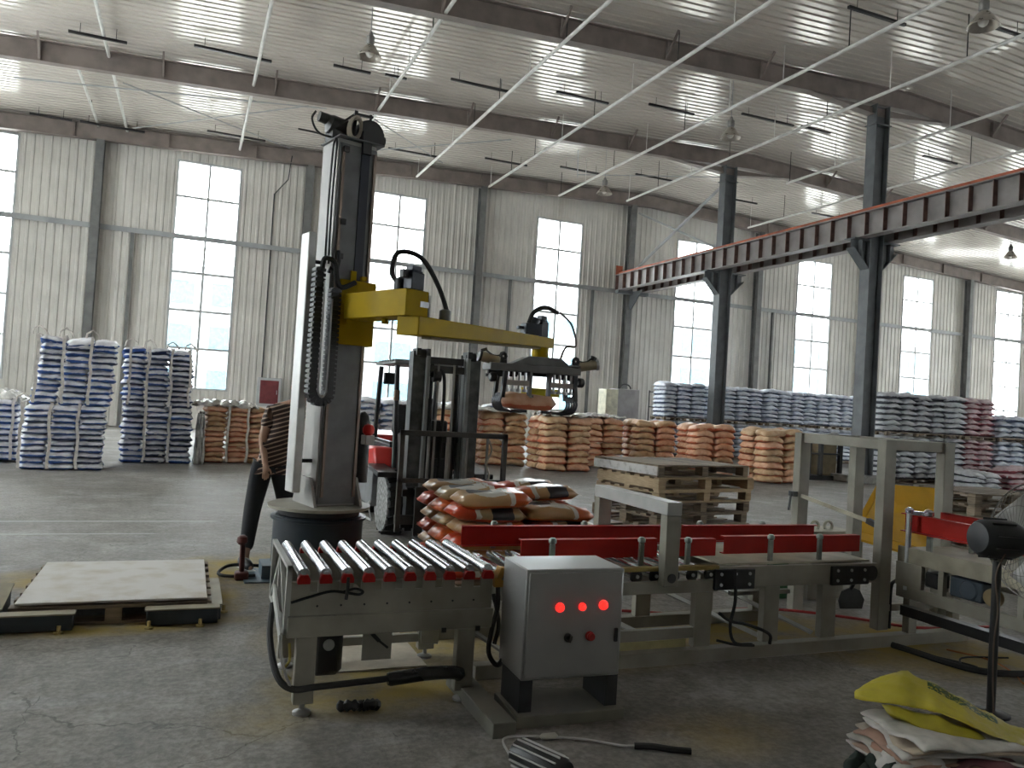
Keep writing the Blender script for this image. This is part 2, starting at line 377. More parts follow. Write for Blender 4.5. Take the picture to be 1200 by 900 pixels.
wall('wall_right', YW0, YW1, WIN_SIDE, lambda y: topz(XW1), lambda v: (XW1 + v[1], v[0], v[2]))
wall('wall_front', XW0, XW1, [24, 36], topz, lambda v: (v[0], YW0 - v[1], v[2]))  # unseen windows put into the front wall for some front light
_win = {}
def window(i, M):
    w = bpy.data.objects.new('window_%d' % i, None); COL.objects.link(w); w.matrix_world = M; struct(w)
    if not _win:
        h = WZ1-WZ0; g = MB(); t = .07
        g.box(-WW/2, -WW/2+t, -.03, .13, 0, h).box(WW/2-t, WW/2, -.03, .13, 0, h).box(-WW/2, WW/2, -.03, .13, 0, t).box(-WW/2, WW/2, -.03, .13, h-t, h)
        _win['frame'] = [g.build('frame', FRAMEW, local=True)]
        _win['mullion'] = [MB().box(-.04, .04, 0, .10, 0, h).build('mullion', FRAMEW, local=True)]
        zs = [h - h*f for f in (0, .158, .337, .49, .655, .82, 1)]
        _win['transom'] = [MB().box(-WW/2, WW/2, .01, .08, z-.04, z+.04).build('transom', FRAMEW, local=True) for z in zs[1:-1]]
        _win['pane'] = [MB().box(x0, x1, .045, .052, zs[k+1]+.0, zs[k]-.0).build('pane', GLASS, local=True, smooth=0) for k in range(6) for x0, x1 in ((-WW/2+.02, -.01), (.01, WW/2-.02))]
        for v in _win.values():
            for o in v: o.parent = w
    else:
        for v in _win.values():
            for o in v:
                c = o.copy(); COL.objects.link(c); c.parent = w
wi = 0
for x in WIN_BACK: wi += 1; window(wi, Matrix.Translation((x, YW1, WZ0)))
for y in WIN_SIDE: wi += 1; window(wi, Matrix.Translation((XW0, y, WZ0)) @ Matrix.Rotation(R(90), 4, 'Z'))
for y in WIN_SIDE: wi += 1; window(wi, Matrix.Translation((XW1, y, WZ0)) @ Matrix.Rotation(R(-90), 4, 'Z'))
for x in (24, 36): wi += 1; window(wi, Matrix.Translation((x, YW0, WZ0)) @ Matrix.Rotation(R(180), 4, 'Z'))  # the added windows out of view in the front wall

# wall girt (one long channel that passes in front of sheets and windows), wall columns
tag(MB().box(XW0, XW1, YW1-.14, YW1-.04, 6.72, 6.88).box(XW0, XW1, YW1-.16, YW1-.14, 6.70, 6.76).build('wall_girt', GIRT),
    'long grey steel girt running the length of the windowed back wall', 'girt')
WCOL = [-10.3, -3.3, 3.65, 10.5, 17.5, 24.5, 31.5, 38.6]
place = ['far beyond the tall blue-striped bales', 'behind the tall blue-striped bales', 'behind the robot mast', 'above the forklift overhead guard', 'at the end of the crane girders',
         'between the two free-standing crane columns', 'behind the free-standing column with the stone plinth', 'nearest the far end of the grey sack stacks']
for i, x in enumerate(WCOL):
    t = thing('wall_column', 'grey steel wall column ' + place[i], 'column', (x, YW1-.32, 0))
    MB().hsec((x, YW1-.32, .02), (x, YW1-.32, rz_bot(x)-.02), .26, .36, .02, (0, 1, 0)).build('shaft', STEEL, t)
    MB().box(x-.2, x+.2, YW1-.56, YW1-.1, 0, .02).build('base_plate', STEEL, t)
# interior columns carrying the crane girders
CX = 17.5
for j, y in enumerate((16.7, 23.4)):
    t = thing('crane_column', ('free-standing dark steel crane column on a concrete plinth, the nearer of two' if j == 0 else 'free-standing dark steel crane column rising behind the orange sacks'), 'column', (CX, y, 0))
    MB().hsec((CX, y, .1 if j else .2), (CX, y, rz_bot(CX)-.02), .34, .5, .025, (1, 0, 0)).build('shaft', STEELB, t)
    if j == 0: MB().box(CX-.75, CX+.65, y-.55, y+.55, 0, .2).build('plinth', CONC, t, bevel=.02)
    else: MB().box(CX-.35, CX+.35, y-.3, y+.3, 0, .1).build('base_plate', STEEL, t)
    MB().box(CX-.3, CX+.3, y-.2, y+.2, rz_bot(CX)-.6, rz_bot(CX)-.57).build('cap_plate', STEELB, t)
    for sgn in (-1, 1):
        s = MB(); xo = CX+sgn*.25
        s.prism([(xo, 6.72), (xo+sgn*.55, 6.72), (xo+sgn*.55, 6.5), (xo, 5.95)], y-.012, y+.012)
        s.box(min(xo, xo+sgn*.6), max(xo, xo+sgn*.6), y-.19, y+.19, 6.72, 6.75)
        s.bar((xo+sgn*.0, y, 5.94), (xo+sgn*.56, y, 6.49), .3, .02, (0, 0, 1))
        s.box(min(xo+sgn*.27, xo+sgn*.29), max(xo+sgn*.27, xo+sgn*.29), y-.15, y+.15, 6.25, 6.72)
        s.build('corbel', STEELB, t)
for sgn, lab in ((-1, 'grey crane girder with orange rail on the side facing the robot'), (1, 'grey crane girder partly hidden behind the first crane girder')):
    gx = CX + sgn*.55; y0, y1 = 7.0, 30.0
    t = thing('crane_girder', lab, 'girder', (gx, y0, 6.76))
    MB().box(gx-.16, gx+.16, y0, y1, 6.76, 6.785).box(gx-.01, gx+.01, y0, y1, 6.785, 7.42).box(gx-.16, gx+.16, y0, y1, 7.42, 7.45).build('girder_beam', mat('girder_paint', (.25, .225, .215), .5, 0, .12, 2), t)
    k = int((y1-y0)/.62)
    st0 = None
    for i in range(k+1):
        yy = y0 + .02 + i*(y1-y0-.04)/k
        if st0 is None:
            st0 = MB().box(gx-.155, gx-.01, yy-.006, yy+.006, 6.785, 7.42).box(gx+.01, gx+.155, yy-.006, yy+.006, 6.785, 7.42).build('stiffener', mat('stiffener_rust', (.14, .075, .06), .6, 0, .2, 4), t); yb = yy
        else:
            c = st0.copy(); COL.objects.link(c); c.parent = t; c.location = (0, yy-yb, 0)
    MB().box(gx-.05, gx+.05, y0, y1, 7.45, 7.47).box(gx-.015, gx+.015, y0, y1, 7.47, 7.52).box(gx-.035, gx+.035, y0, y1, 7.52, 7.56).build('crane_rail', RAILO, t)
    MB().box(gx-.16, gx+.16, y1-.03, y1, 7.45, 7.85).build('end_stop', RAILO, t)
    # wall end corbel
s = MB(); s.prism([(28.9, 6.74), (29.88, 6.74), (29.88, 6.0), (29.7, 6.0)], CX-.02, CX+.02, 'yz').box(CX-.75, CX+.75, 29.6, 29.88, 6.62, 6.75)
tag(s.build('crane_bracket', STEELB), 'tapered steel bracket carrying both crane girders at the back wall', 'bracket')
s = tag(MB().cyl((CX, 23.75, 9.98), (CX, 29.75, 7.62), .06, 8).build('bracing_tube', GIRT), 'grey bracing tube sloping from the farther crane column down to the wall', 'brace')
s = tag(MB().cyl((CX+.12, 29.7, 10.2), (CX+.12, 23.7, 7.62), .045, 8).build('bracing_tube', GIRT), 'thin bracing tube sloping from the wall top down behind the crane girder', 'brace')
# rafters
for yy, lab in ((16.7, 'nearest dark steel roof rafter, crossing to the nearer crane column'), (23.4, 'middle steel roof rafter above the robot mast'), (YW1-.32, 'steel roof rafter against the top of the back wall')):
    t = thing('roof_rafter', lab, 'rafter', (RIDGE, yy, 10.66))
    for a, b in ((XW0, RIDGE), (RIDGE, XW1)):
        s = MB(); za, zb = rz_bot(a), rz_bot(b); h = .52
        s.add([(a, yy-.01, za), (b, yy-.01, zb), (b, yy-.01, zb+h), (a, yy-.01, za+h), (a, yy+.01, za), (b, yy+.01, zb), (b, yy+.01, zb+h), (a, yy+.01, za+h)],
              [(0, 1, 2, 3), (4, 5, 6, 7), (0, 1, 5, 4), (1, 2, 6, 5), (2, 3, 7, 6), (3, 0, 4, 7)])
        s.bar((a, yy, za), (b, yy, zb), .24, .022).bar((a, yy, za+h), (b, yy, zb+h), .24, .022)
        s.build('rafter_beam', RAFT, t)
    if yy < 29: 
        s = MB(); s.prism([(CX-2.6, rz_bot(CX-2.6)), (CX+2.6, rz_bot(CX+2.6)), (CX+.3, rz_bot(CX)-.3), (CX-.3, rz_bot(CX)-.3)], yy-.012, yy+.012)
        s.bar((CX-2.6, yy, rz_bot(CX-2.6)), (CX-.3, yy, rz_bot(CX)-.3), .24, .02).bar((CX+.3, yy, rz_bot(CX)-.3), (CX+2.6, yy, rz_bot(CX+2.6)), .24, .02); s.build('haunch', RAFT, t)
    for x in [-7.0+2.9*k for k in range(17)]:
        if abs(x-CX) < 2.8: continue
        zb = rz_bot(x)
        if yy < 29: MB().bar((x, yy-.05, zb+.06), (x, yy-.55, ceil_z(x)-.04), .05, .05).bar((x, yy+.05, zb+.06), (x, yy+.55, ceil_z(x)-.04), .05, .05).build('fly_brace', RAFT, t)
        MB().box(x-.008, x+.008, yy-.11, yy+.11, zb+.01, zb+.51).build('stiffener', RAFT, t)
for k, (a, b) in enumerate((((-5.14, 25.9), (3.35, 24.6)), ((-2.3, 25.0), (2.8, 29.3)), ((-2.3, 29.3), (2.8, 24.6)), ((4.7, 24.7), (8.3, 28.6)), ((4.7, 28.9), (9.6, 24.9)), ((12.2, 25.0), (13.8, 28.2)), ((13.6, 27.8), (19.0, 25.4)))):
    za, zb = ceil_z(a[0])-.3, ceil_z(b[0])-.3
    tag(MB().cyl((*a, za), (*b, zb), .022, 6).build('roof_brace_rod', GIRT), 'thin steel roof bracing rod, ' + ['along the rafter over the tall blue-striped bales', 'rising rod of the cross above the bales', 'falling rod of the cross above the bales', 'over the yellow robot arm, long falling one', 'over the yellow robot arm, long rising one',
        'beside the small pendant lamp near the wall', 'between pendant lamp and farther crane column'][k], 'rod')
# white pipes hung below the rafters, with hangers
PZ = 10.13
PIPES = [(-3.41, 24.6, 30.2, 2), (-2.53, 10, 30.3, 1), (1.13, 10, 30.0, 3), (4.7, 10, 28.6, 3), (7.6, 10, 29.6, 4), (10.48, 10, 29.3, 4), (13.36, 9, 28.9, 4), (16.0, 8, 28.0, 4), (19.45, 9, 22.6, 4), (22.75, 9, 28.8, 4)]
for i, (x, y0, y1, nh) in enumerate(PIPES):
    t = thing('ceiling_pipe', NTH[i] + ' thin white ceiling pipe counting from the blue-striped bales towards the crane girder', 'pipe', (x, y0, PZ))
    MB().cyl((x, y0, PZ), (x, y1, PZ), .045, 8).build('pipe_run', WPIPE, t)
    y = y1 - .15
    while y > y0:
        MB().cyl((x, y, PZ), (x, y, ceil_z(x)), .013, 5).build('hanger_rod', DRK if int(y*7) % 2 else WPIPE, t); y -= 2.15
# black bars under the ceiling
BARS = [(-5.3, -4.1, 29.3), (-3.9, -1.95, 29.5), (.0, 1.9, 28.7), (6.05, 7.9, 27.9), (9.6, 11.3, 27.5), (12.6, 14.4, 27.3), (15.7, 17.4, 26.9), (20.5, 22.2, 27.6), (24.6, 26.4, 26.9),
        (-3.3, -2.0, 22.0), (-.45, 1.45, 21.6), (3.0, 4.0, 21.3), (4.4, 5.0, 21.3), (6.15, 7.9, 20.9), (9.2, 10.9, 20.5), (12.1, 13.7, 20.2), (15.1, 17.1, 19.7), (17.5, 18.7, 19.8), (20.2, 21.2, 19.7), (22.4, 24.0, 19.4),
        (12.9, 14.6, 13.3), (16.0, 17.6, 12.6), (17.7, 19.4, 12.3)]
rown = {0: 'in the bay against the back wall', 1: 'in the middle bay of the roof', 2: 'in the bay closest overhead'}
cnt = {}
for (x0, x1, y) in BARS:
    r = 0 if y > 24 else 1 if y > 16 else 2; k = cnt.get(r, 0); cnt[r] = k+1
    t = thing('ceiling_bar', NTH[k] + ' black ceiling bar ' + rown[r] + ', counted from the bales side', 'ceiling bar', ((x0+x1)/2, y, 10.8))
    zc = ceil_z((x0+x1)/2) - .28
    MB().box(x0, x1, y-.035, y+.035, zc-.03, zc+.03).build('bar', BLK, t)
    for x in (x0+.25, x1-.25): MB().cyl((x, y, zc), (x, y, ceil_z(x)), .008, 5).build('suspension_wire', DRK, t)
# high-bay lamps
def lamp(x, y, z, label):
    t = thing('pendant_lamp', label, 'lamp', (x, y, z))
    MB().lathe((x, y, z), [(.06, .30), (.11, .27), (.17, .18), (.25, .06), (.29, 0), (.285, -.01), (.24, .05), (.15, .17), (.05, .25)], 20).build('shade', mat('enamel_shade', (.42, .38, .33), .3, .5), t)
    MB().lathe((x, y, z+.30), [(.07, 0), (.095, .03), (.095, .18), (.06, .21), (.03, .30)], 16).build('ballast_housing', mat('lamp_housing', (.2, .19, .18), .5, .3), t)
    MB().lathe((x, y, z+.02), [(.02, .2), (.08, .14), (.10, .06), (.07, -.0), (.02, -.03)], 16).build('bulb', mat('lamp_bulb', (.75, .73, .68), .15), t)
    MB().cyl((x, y, z+.58), (x, y, ceil_z(x)+.02), .012, 6).build('drop_rod', GIRT, t)
lamp(3.37, 18.2, 9.42, 'bell-shaped pendant lamp hanging above the robot mast')
lamp(13.6, 18.2, 9.42, 'bell-shaped pendant lamp just before the farther crane column')
lamp(13.5, 25.3, 9.42, 'smallest bell-shaped pendant lamp in front of the back wall')
lamp(13.77, 10.7, 9.45, 'large bell-shaped pendant lamp nearest overhead, high in the corner')
lamp(33.4, 24.1, 9.42, 'bell-shaped pendant lamp seen under the crane girders')
# wall service line and red cabinet
t = thing('fire_cabinet', 'small dark red cabinet with pale frame on the back wall, above the orange bale', 'cabinet', (2.75, YW1-.15, .95))
MB().box(2.3, 3.15, YW1-.22, YW1-.03, .95, 2.0).build('body', FRAMEW, t, bevel=.01)
MB().box(2.4, 3.05, YW1-.235, YW1-.22, 1.05, 1.9).build('door', mat('dark_red_door', (.16, .03, .035), .4), t)
MB().box(2.98, 3.01, YW1-.26, YW1-.235, 1.4, 1.55).build('handle', ALU, t)
tag(MB().tube([(2.45, YW1-.06, 2.0), (2.45, YW1-.06, 8.8), (2.9, YW1-.1, 9.4), (2.95, YW1-.5, 10.2)], .02, 6).build('wall_cable', DRK), 'dark cable dropping down the back wall to the red cabinet', 'cable')

for x, lab_ in ((-2.15, 'thin dark wall post between the tall blue-striped bales and the wall column'), (12.0, 'thin dark wall post to the window side of the gripper, below the girt'), (15.85, 'dark wall post under the end of the crane girders'), (25.6, 'thin wall post below the girt between the two free-standing columns')):
    tag(MB().hsec((x, YW1-.16, .02), (x, YW1-.16, 6.7), .1, .12, .012, (0, 1, 0)).build('wall_post', STEEL), lab_, 'post')
# buildings across the yard
t = thing('yard_building', 'long pale building with blue window bands seen through the windows', 'building', (20, 64, 0))
MB().box(-25, 75, 62, 74, -.15, 10.2).build('facade_block', mat('pale_facade', (.26, .27, .28), .8), t)
MB().box(-25.3, 75.3, 61.7, 74.3, 10.2, 10.6).build('roof_slab', mat('pale_roof', (.55, .57, .6), .8), t)
w0 = None
for fl in range(3):
    for k in range(24):
        x = -23.5 + k*4.1; z = 1.0 + fl*3.2
        if w0 is None: w0 = MB().box(x, x+2.9, 61.93, 62.0, z, z+1.7).build('window', mat('blue_facade_glass', (.085, .15, .185), .6, spec=.1), t); wb = (x, z)
        else: c = w0.copy(); COL.objects.link(c); c.parent = t; c.location = (x-wb[0], 0, z-wb[1])
# ================================================================ SACKS AND PALLETS
def pillow(w, d, h, seed, nx=9, ny=7, flat=.27, crease=.12, sq=5.0, arch=.22):
    """a filled sack lying flat: w along x, d along y, h thick, base at z=0"""
    rnd = random.Random(seed); vs, fs = [], []
    ph = [rnd.uniform(0, 6.3) for _ in range(6)]
    def pt(i, j, top):
        u, v = 2*i/nx-1, 2*j/ny-1
        e = max(0, (1-abs(u)**sq))*max(0, (1-abs(v)**sq)); th = e**flat
        wob = crease*math.sin(u*5+ph[0])*math.cos(v*4+ph[1]) + crease*.6*math.sin(v*9+ph[2]+u*3)
        x = u*w/2*(1-.05*v*v*v*v) + .012*math.sin(v*6+ph[3]); y = v*d/2*(1-.05*u**4) + .012*math.sin(u*6+ph[4])
        mid = h*(.42 + .06*math.sin(u*3+ph[5]))
        z = mid + (h*.58*th*(1+wob) if top else -h*.42*th*(1+wob*.4))
        return (x, y, max(0, z) + h*arch*(.6-u*u+.4*math.sin(u*2.2+ph[2])*.6))
    idx = {}
    for top in (0, 1):
        for j in range(ny+1):
            for i in range(nx+1):
                edge = i in (0, nx) or j in (0, ny)
                if edge and top: idx[i, j, 1] = idx[i, j, 0]; continue
                idx[i, j, top] = len(vs); vs.append(pt(i, j, top))
    for j in range(ny):
        for i in range(nx):
            fs.append((idx[i, j, 1], idx[i+1, j, 1], idx[i+1, j+1, 1], idx[i, j+1, 1]))
            fs.append((idx[i, j, 0], idx[i, j+1, 0], idx[i+1, j+1, 0], idx[i+1, j, 0]))
    return vs, fs
_pm = {}
def pillow_mesh(w, d, h, m, k, loose=False):
    key = (round(w, 3), round(d, 3), round(h, 3), m.name, k)
    if key not in _pm:
        s = MB(); vs, fs = pillow(w, d, h, hash(key[:3]) % 1000 + k*17, **(dict(sq=4.0, flat=.36, arch=.0) if loose else {})); s.add(vs, fs)
        o = s.build('sack_mesh', m, local=True, smooth=180); me = o.data; bpy.data.objects.remove(o); _pm[key] = me
    return _pm[key]
def put_sack(name, me, loc, rz, label, group, tilt=(0, 0)):
    o = bpy.data.objects.new(name, me); COL.objects.link(o); o.location = loc; o.rotation_euler = (tilt[0], tilt[1], rz)
    return tag(o, label, 'sack', group)
def stack(name, fl, ang, cols, rows, layers, cw, rd, lh, z0, mats, labf, group, seed=1, side=None, lean=0.0, jit=.012, topmess=.0, fill=1.0):
    """a pallet load: fl = front-left corner on the floor, ang = direction of its front edge; only sacks on a
    seen face, the chosen side ('left'/'right') and the top layer are built"""
    rnd = random.Random(seed); ex = Vector((math.cos(ang), math.sin(ang), 0)); ey = Vector((-ex.y, ex.x, 0))
    for L in range(layers):
        for c in range(cols):
            for r in range(rows):
                show = r == 0 or L == layers-1 or (side == 'left' and c == 0) or (side == 'right' and c == cols-1) or (side == 'both' and c in (0, cols-1))
                if not show or rnd.random() > fill and L == layers-1: continue
                p = Vector((*fl, 0)) + ex*((c+.5)*cw + lean*L*lh) + ey*((r+.5)*rd) + ex*rnd.uniform(-jit, jit) + ey*rnd.uniform(-jit, jit)
                p.z = z0 + L*lh
                m = mats(L, c, r, rnd) if callable(mats) else mats
                me = pillow_mesh(cw*1.0, rd*1.0, lh*1.07, m, rnd.randrange(4))
                tl = (rnd.uniform(-.02, .02), rnd.uniform(-.02, .02)) if L < layers-1 or not topmess else (rnd.uniform(-topmess, topmess), rnd.uniform(-topmess, topmess))
                put_sack(name, me, p, ang + rnd.uniform(-.025, .025) + (math.pi if rnd.random() < .5 else 0), labf(L, c, r), group, tl)
def sling(fl, ang, w, d, z0, z1, xs, label, loops=True):
    """lifting webbing round a bale: vertical bands on front, top and back, with loops above"""
    ex = Vector((math.cos(ang), math.sin(ang), 0)); ey = Vector((-ex.y, ex.x, 0)); o = Vector((*fl, 0))
    t = thing('lifting_sling', label, 'sling', tuple(o + ex*w/2 + Vector((0, 0, z0))))
    rnd = random.Random(int(w*1000+z1*77))
    for x in xs:
        s = MB(); P = []
        for k in range(9): P.append(o + ex*(x+rnd.uniform(-.02, .02)) - ey*.045 + Vector((0, 0, z0+.03+(z1-z0)*k/8)))
        P += [o + ex*x + ey*(d*q) + Vector((0, 0, z1+.04)) for q in (.1, .5, .9)]
        P += [o + ex*x + ey*(d+.045) + Vector((0, 0, z1-(z1-z0)*q)) for q in (.1, .5, .95)]
        for a, b in zip(P[:-1], P[1:]): s.bar(a, b + (b-a)*.06, .045, .012, (-ey if abs((b-a).normalized().z) > .7 else Vector((0, 0, 1))))
        s.build('webbing_band', SLING, t)
    if loops:
        for k, x in enumerate(xs):
            c = o + ex*x + ey*(.12+.1*k) + Vector((0, 0, z1+.03))
            MB().tube([c + ex*(-.10) , c + ex*(-.09)+Vector((0, 0, .09)), c+Vector((0, 0, .15)), c+ex*.09+Vector((0, 0, .08)), c+ex*.13], .016, 6).build('lifting_loop', SLING, t)
def lab(kind, where, names=None):
    """kind, layer and column of one sack in its pile"""
    def f(L, c, r): return '%s, %s layer, %s column%s, %s' % (kind, ORD[L] if L else 'bottom', names[c] if names else NTH[c], '' if r == 0 else ' at back', where)
    return f
def lab_bale(what, where, n): return lab(what, where, ['outer', 'middle', 'robot-side'] if n == 3 else ['outer', 'robot-side'])
mixA = lambda L, c, r, rnd: SK_BLUE if rnd.random() < .78 else SK_NAVY
mixB = lambda L, c, r, rnd: SK_NAVY if rnd.random() < .7 else SK_BLUE
aA = R(5)
stack('striped_sack', (-2.56, 15.25), aA, 3, 2, 11, .42, .55, .098, 0, mixA, lab_bale('blue-ended white sack', 'near bale, lower tier', 3), 'sacks of the near tall bale', 3, 'right', lean=.02, jit=.03)
stack('striped_sack', (-2.45, 15.36), aA+R(1), 3, 2, 11, .405, .52, .106, 1.09, mixA, lab_bale('blue-ended white sack', 'near bale, upper tier', 3), 'sacks of the near tall bale', 4, 'right', lean=.05, jit=.035, topmess=.2)
stack('striped_sack', (-1.17, 16.9), R(3), 3, 2, 10, .43, .55, .108, 0, mixB, lab_bale('navy-ended white sack', 'farther bale, lower tier', 3), 'sacks of the farther tall bale', 5, 'right', jit=.03)
stack('striped_sack', (-1.2, 16.95), R(3), 3, 2, 11, .425, .52, .103, 1.09, mixB, lab_bale('navy-ended white sack', 'farther bale, upper tier', 3), 'sacks of the farther tall bale', 6, 'right', lean=-.02, jit=.035, topmess=.2)
stack('striped_sack', (-3.75, 16.4), R(6), 2, 2, 10, .50, .55, .108, .02, mixA, lab_bale('blue-ended white sack', 'bale cut by the frame', 2), 'sacks of the half-hidden bale', 8, 'right', lean=-.06)
sling((-2.56, 15.25), aA, 1.26, 1.1, 0, 1.10, (.02, .43, .85), 'cream webbing sling around the lower near bale of striped sacks')
sling((-2.43, 15.36), aA, 1.26, 1.06, 1.10, 2.26, (.03, .42, .83), 'cream webbing sling around the upper near bale of striped sacks')
sling((-1.17, 16.9), R(3), 1.29, 1.1, 0, 1.10, (.43, .86), 'cream webbing sling around the lower farther bale of striped sacks', False)
sling((-1.2, 16.95), R(3), 1.29, 1.06, 1.10, 2.24, (.12, .44, .86, 1.2), 'cream webbing sling around the upper farther bale of striped sacks')
sling((-3.75, 16.4), R(6), 1.0, 1.1, .02, 1.12, (.86,), 'cream webbing sling around the half-hidden bale of striped sacks', False)
# crumpled cloudy wrap thrown over bales
def film(name, label, c, sx, sy, h, seed, fl=.05):
    rnd = random.Random(seed); nx, ny = 22, 16; vs = []
    for j in range(ny+1):
        for i in range(nx+1):
            u, v = 2*i/nx-1, 2*j/ny-1; e = max(abs(u), abs(v))
            z = h*(1-max(0, e-.55)/.45*(1-fl)) if e > .55 else h
            z += .05*math.sin(u*11+seed)*math.cos(v*9+seed*2) + rnd.uniform(-.025, .025)
            vs.append((c[0]+u*sx/2+rnd.uniform(-.02, .02), c[1]+v*sy/2+rnd.uniform(-.02, .02), c[2]+max(.005, z)))
    fs = [(j*(nx+1)+i, j*(nx+1)+i+1, (j+1)*(nx+1)+i+1, (j+1)*(nx+1)+i) for j in range(ny) for i in range(nx)]
    o = MB().add(vs, fs).build(name, FILM, smooth=180); so = o.modifiers.new('thickness', 'SOLIDIFY'); so.thickness = .006
    return tag(o, label, 'plastic wrap')
film('plastic_wrap', 'crumpled cloudy plastic wrap over the half-hidden striped bale', (-3.25, 17.1, 1.10), 1.05, 1.1, .16, 3)
# orange bale beyond the robot
stack('orange_sack', (.36, 17.4), R(3), 3, 2, 11, .43, .55, .105, 0, lambda L, c, r, rnd: SK_OR if rnd.random() < .6 else SK_TAN,
      lab('orange-brown sack', 'strapped orange bale', ['outer', 'middle', 'robot-side']), 'sacks of the strapped orange bale', 9, 'both')
sling((.36, 17.4), R(3), 1.29, 1.1, 0, 1.16, (.45, .84), 'cream webbing sling around the orange bale behind the worker', False)
film('plastic_wrap', 'cloudy plastic wrap lying on top of the strapped orange bale', (.75, 18.0, 1.14), 1.3, 1.1, .12, 5, .3)
film('plastic_wrap', 'cloudy plastic wrap standing between navy bale and orange bale', (.27, 17.3, 0), .2, .8, 1.0, 6, .0)
# long row of orange sack piles in front of the back wall
def omix(p): return lambda L, c, r, rnd: SK_OR if rnd.random() < p else SK_TAN
PILES = [((5.42, 18.45), R(-4), 2, 8, .62, 'pile half hidden by forklift mast', .3, 'left'),
         ((6.86, 18.62), R(-4), 2, 8, .62, 'pile just beyond the forklift mast', .3, 'left'),
         ((8.05, 17.35), R(4), 2, 8, .68, 'pile standing forward beyond the gripper', .35, 'left'),
         ((9.9, 18.9), R(0), 2, 8, .64, 'pinkish pile right behind the gripper', .8, 'left'),
         ((11.3, 18.5), R(-6), 2, 8, .62, 'pile behind the pallet stack', .3, 'left'),
         ((12.25, 17.2), R(-6), 2, 8, .62, 'pile before the farther crane column', .9, 'left'),
         ((13.25, 15.6), R(2), 2, 8, .64, 'end pile next to the dark cage', .4, 'left')]
for k, (fl, a, cols, lay, cw, where, p, sd) in enumerate(PILES):
    stack('orange_sack', fl, a, cols, 2, lay, cw, .56, .165, .0 if k < 6 else .0, omix(p),
          lab('tan-orange sack', where), 'sacks of the ' + where, 20+k, sd, jit=.015, topmess=.14)
film('plastic_wrap', 'crumpled pale plastic wrap on the piles beside the forklift mast', (6.75, 18.95, 1.34), 2.6, 1.1, .10, 8, .4)
film('plastic_wrap', 'crumpled pale plastic wrap on the pile beyond the gripper', (8.75, 17.95, 1.34), 1.3, 1.0, .08, 9, .4)
film('plastic_wrap', 'crumpled pale plastic wrap on the pinkish pile behind the gripper', (10.6, 19.45, 1.34), 1.25, 1.0, .09, 10, .4)
# white piles behind the forklift, far along the back wall
for k, (x, n, where) in enumerate(((3.9, 4, 'white pile behind the forklift guard'), (6.6, 4, 'white pile behind the first orange piles'))):
    stack('white_sack', (x, 22.6+.3*k), R(1), n, 1, 9, .66, .9, .165, 0, SK_WHITE, lab('white sack with blue marks', where), 'sacks of the ' + where, 40+k, None, jit=.012, topmess=.15)
# pale blue wall of sacks behind the crane columns (two tiers)
for tier in (0, 1):
    for k, (x, n) in enumerate(((15.7, 3), (17.75, 4), (20.3, 4), (22.9, 4))):
        w = ['beside the grey cabinet', 'behind the farther crane column', 'in the middle of the pale wall', 'behind the dark cage'][k]
        stack('pale_sack', (x, 24.0+.1*(k % 2)), R(0), n, 1, 8, .62, .9, .155, tier*1.355+.1, SK_FAR,
              lab('pale sack', ['lower', 'upper'][tier] + ' tier ' + w), '%s tier of pale sacks %s' % (['lower', 'upper'][tier], w), 50+k+tier*7, None, jit=.012, topmess=.1 if tier else 0)
# grey and pink stacks at the end of the hall
for k, (x, y, n, lay, z0, m, w) in enumerate(((18.3, 16.6, 4, 8, .10, SK_GREY, 'stack behind yellow chute, bottom tier'), (18.3, 16.6, 4, 7, 1.455, SK_GREY, 'stack behind the yellow chute, top tier'),
        (20.55, 16.3, 1, 8, .10, SK_GREY, 'narrow white stack beside the pink sacks, bottom tier'), (20.55, 16.3, 1, 7, 1.455, SK_GREY, 'narrow white stack beside the pink sacks, top tier'),
        (21.2, 16.35, 2, 8, .10, SK_PINK, 'pink striped stack, bottom tier'), (21.2, 16.35, 2, 7, 1.455, SK_PINK, 'pink striped stack, top tier'),
        (22.5, 16.3, 3, 8, .10, SK_FAR, 'pale stack beyond the pink one, bottom tier'), (22.5, 16.3, 3, 4, 1.455, SK_FAR, 'pale stack beyond the pink one, top tier'),
        (19.6, 14.9, 2, 3, .02, SK_GREY, 'low white heap in front of the pink stack'), (21.2, 14.8, 2, 4, .02, SK_PINK, 'low pinkish heap behind the fan'))):
    stack('grey_sack' if m is SK_GREY else 'pink_sack' if m is SK_PINK else 'pale_sack', (x, y), R(0), n, 1 if k != 0 else 1, lay, .6, .95, .155, z0, m, lab(['grey sack', 'pink sack', 'pale sack'][[SK_GREY, SK_PINK, SK_FAR].index(m)], w), 'sacks of the ' + w, 70+k, None, jit=.01, topmess=.1)

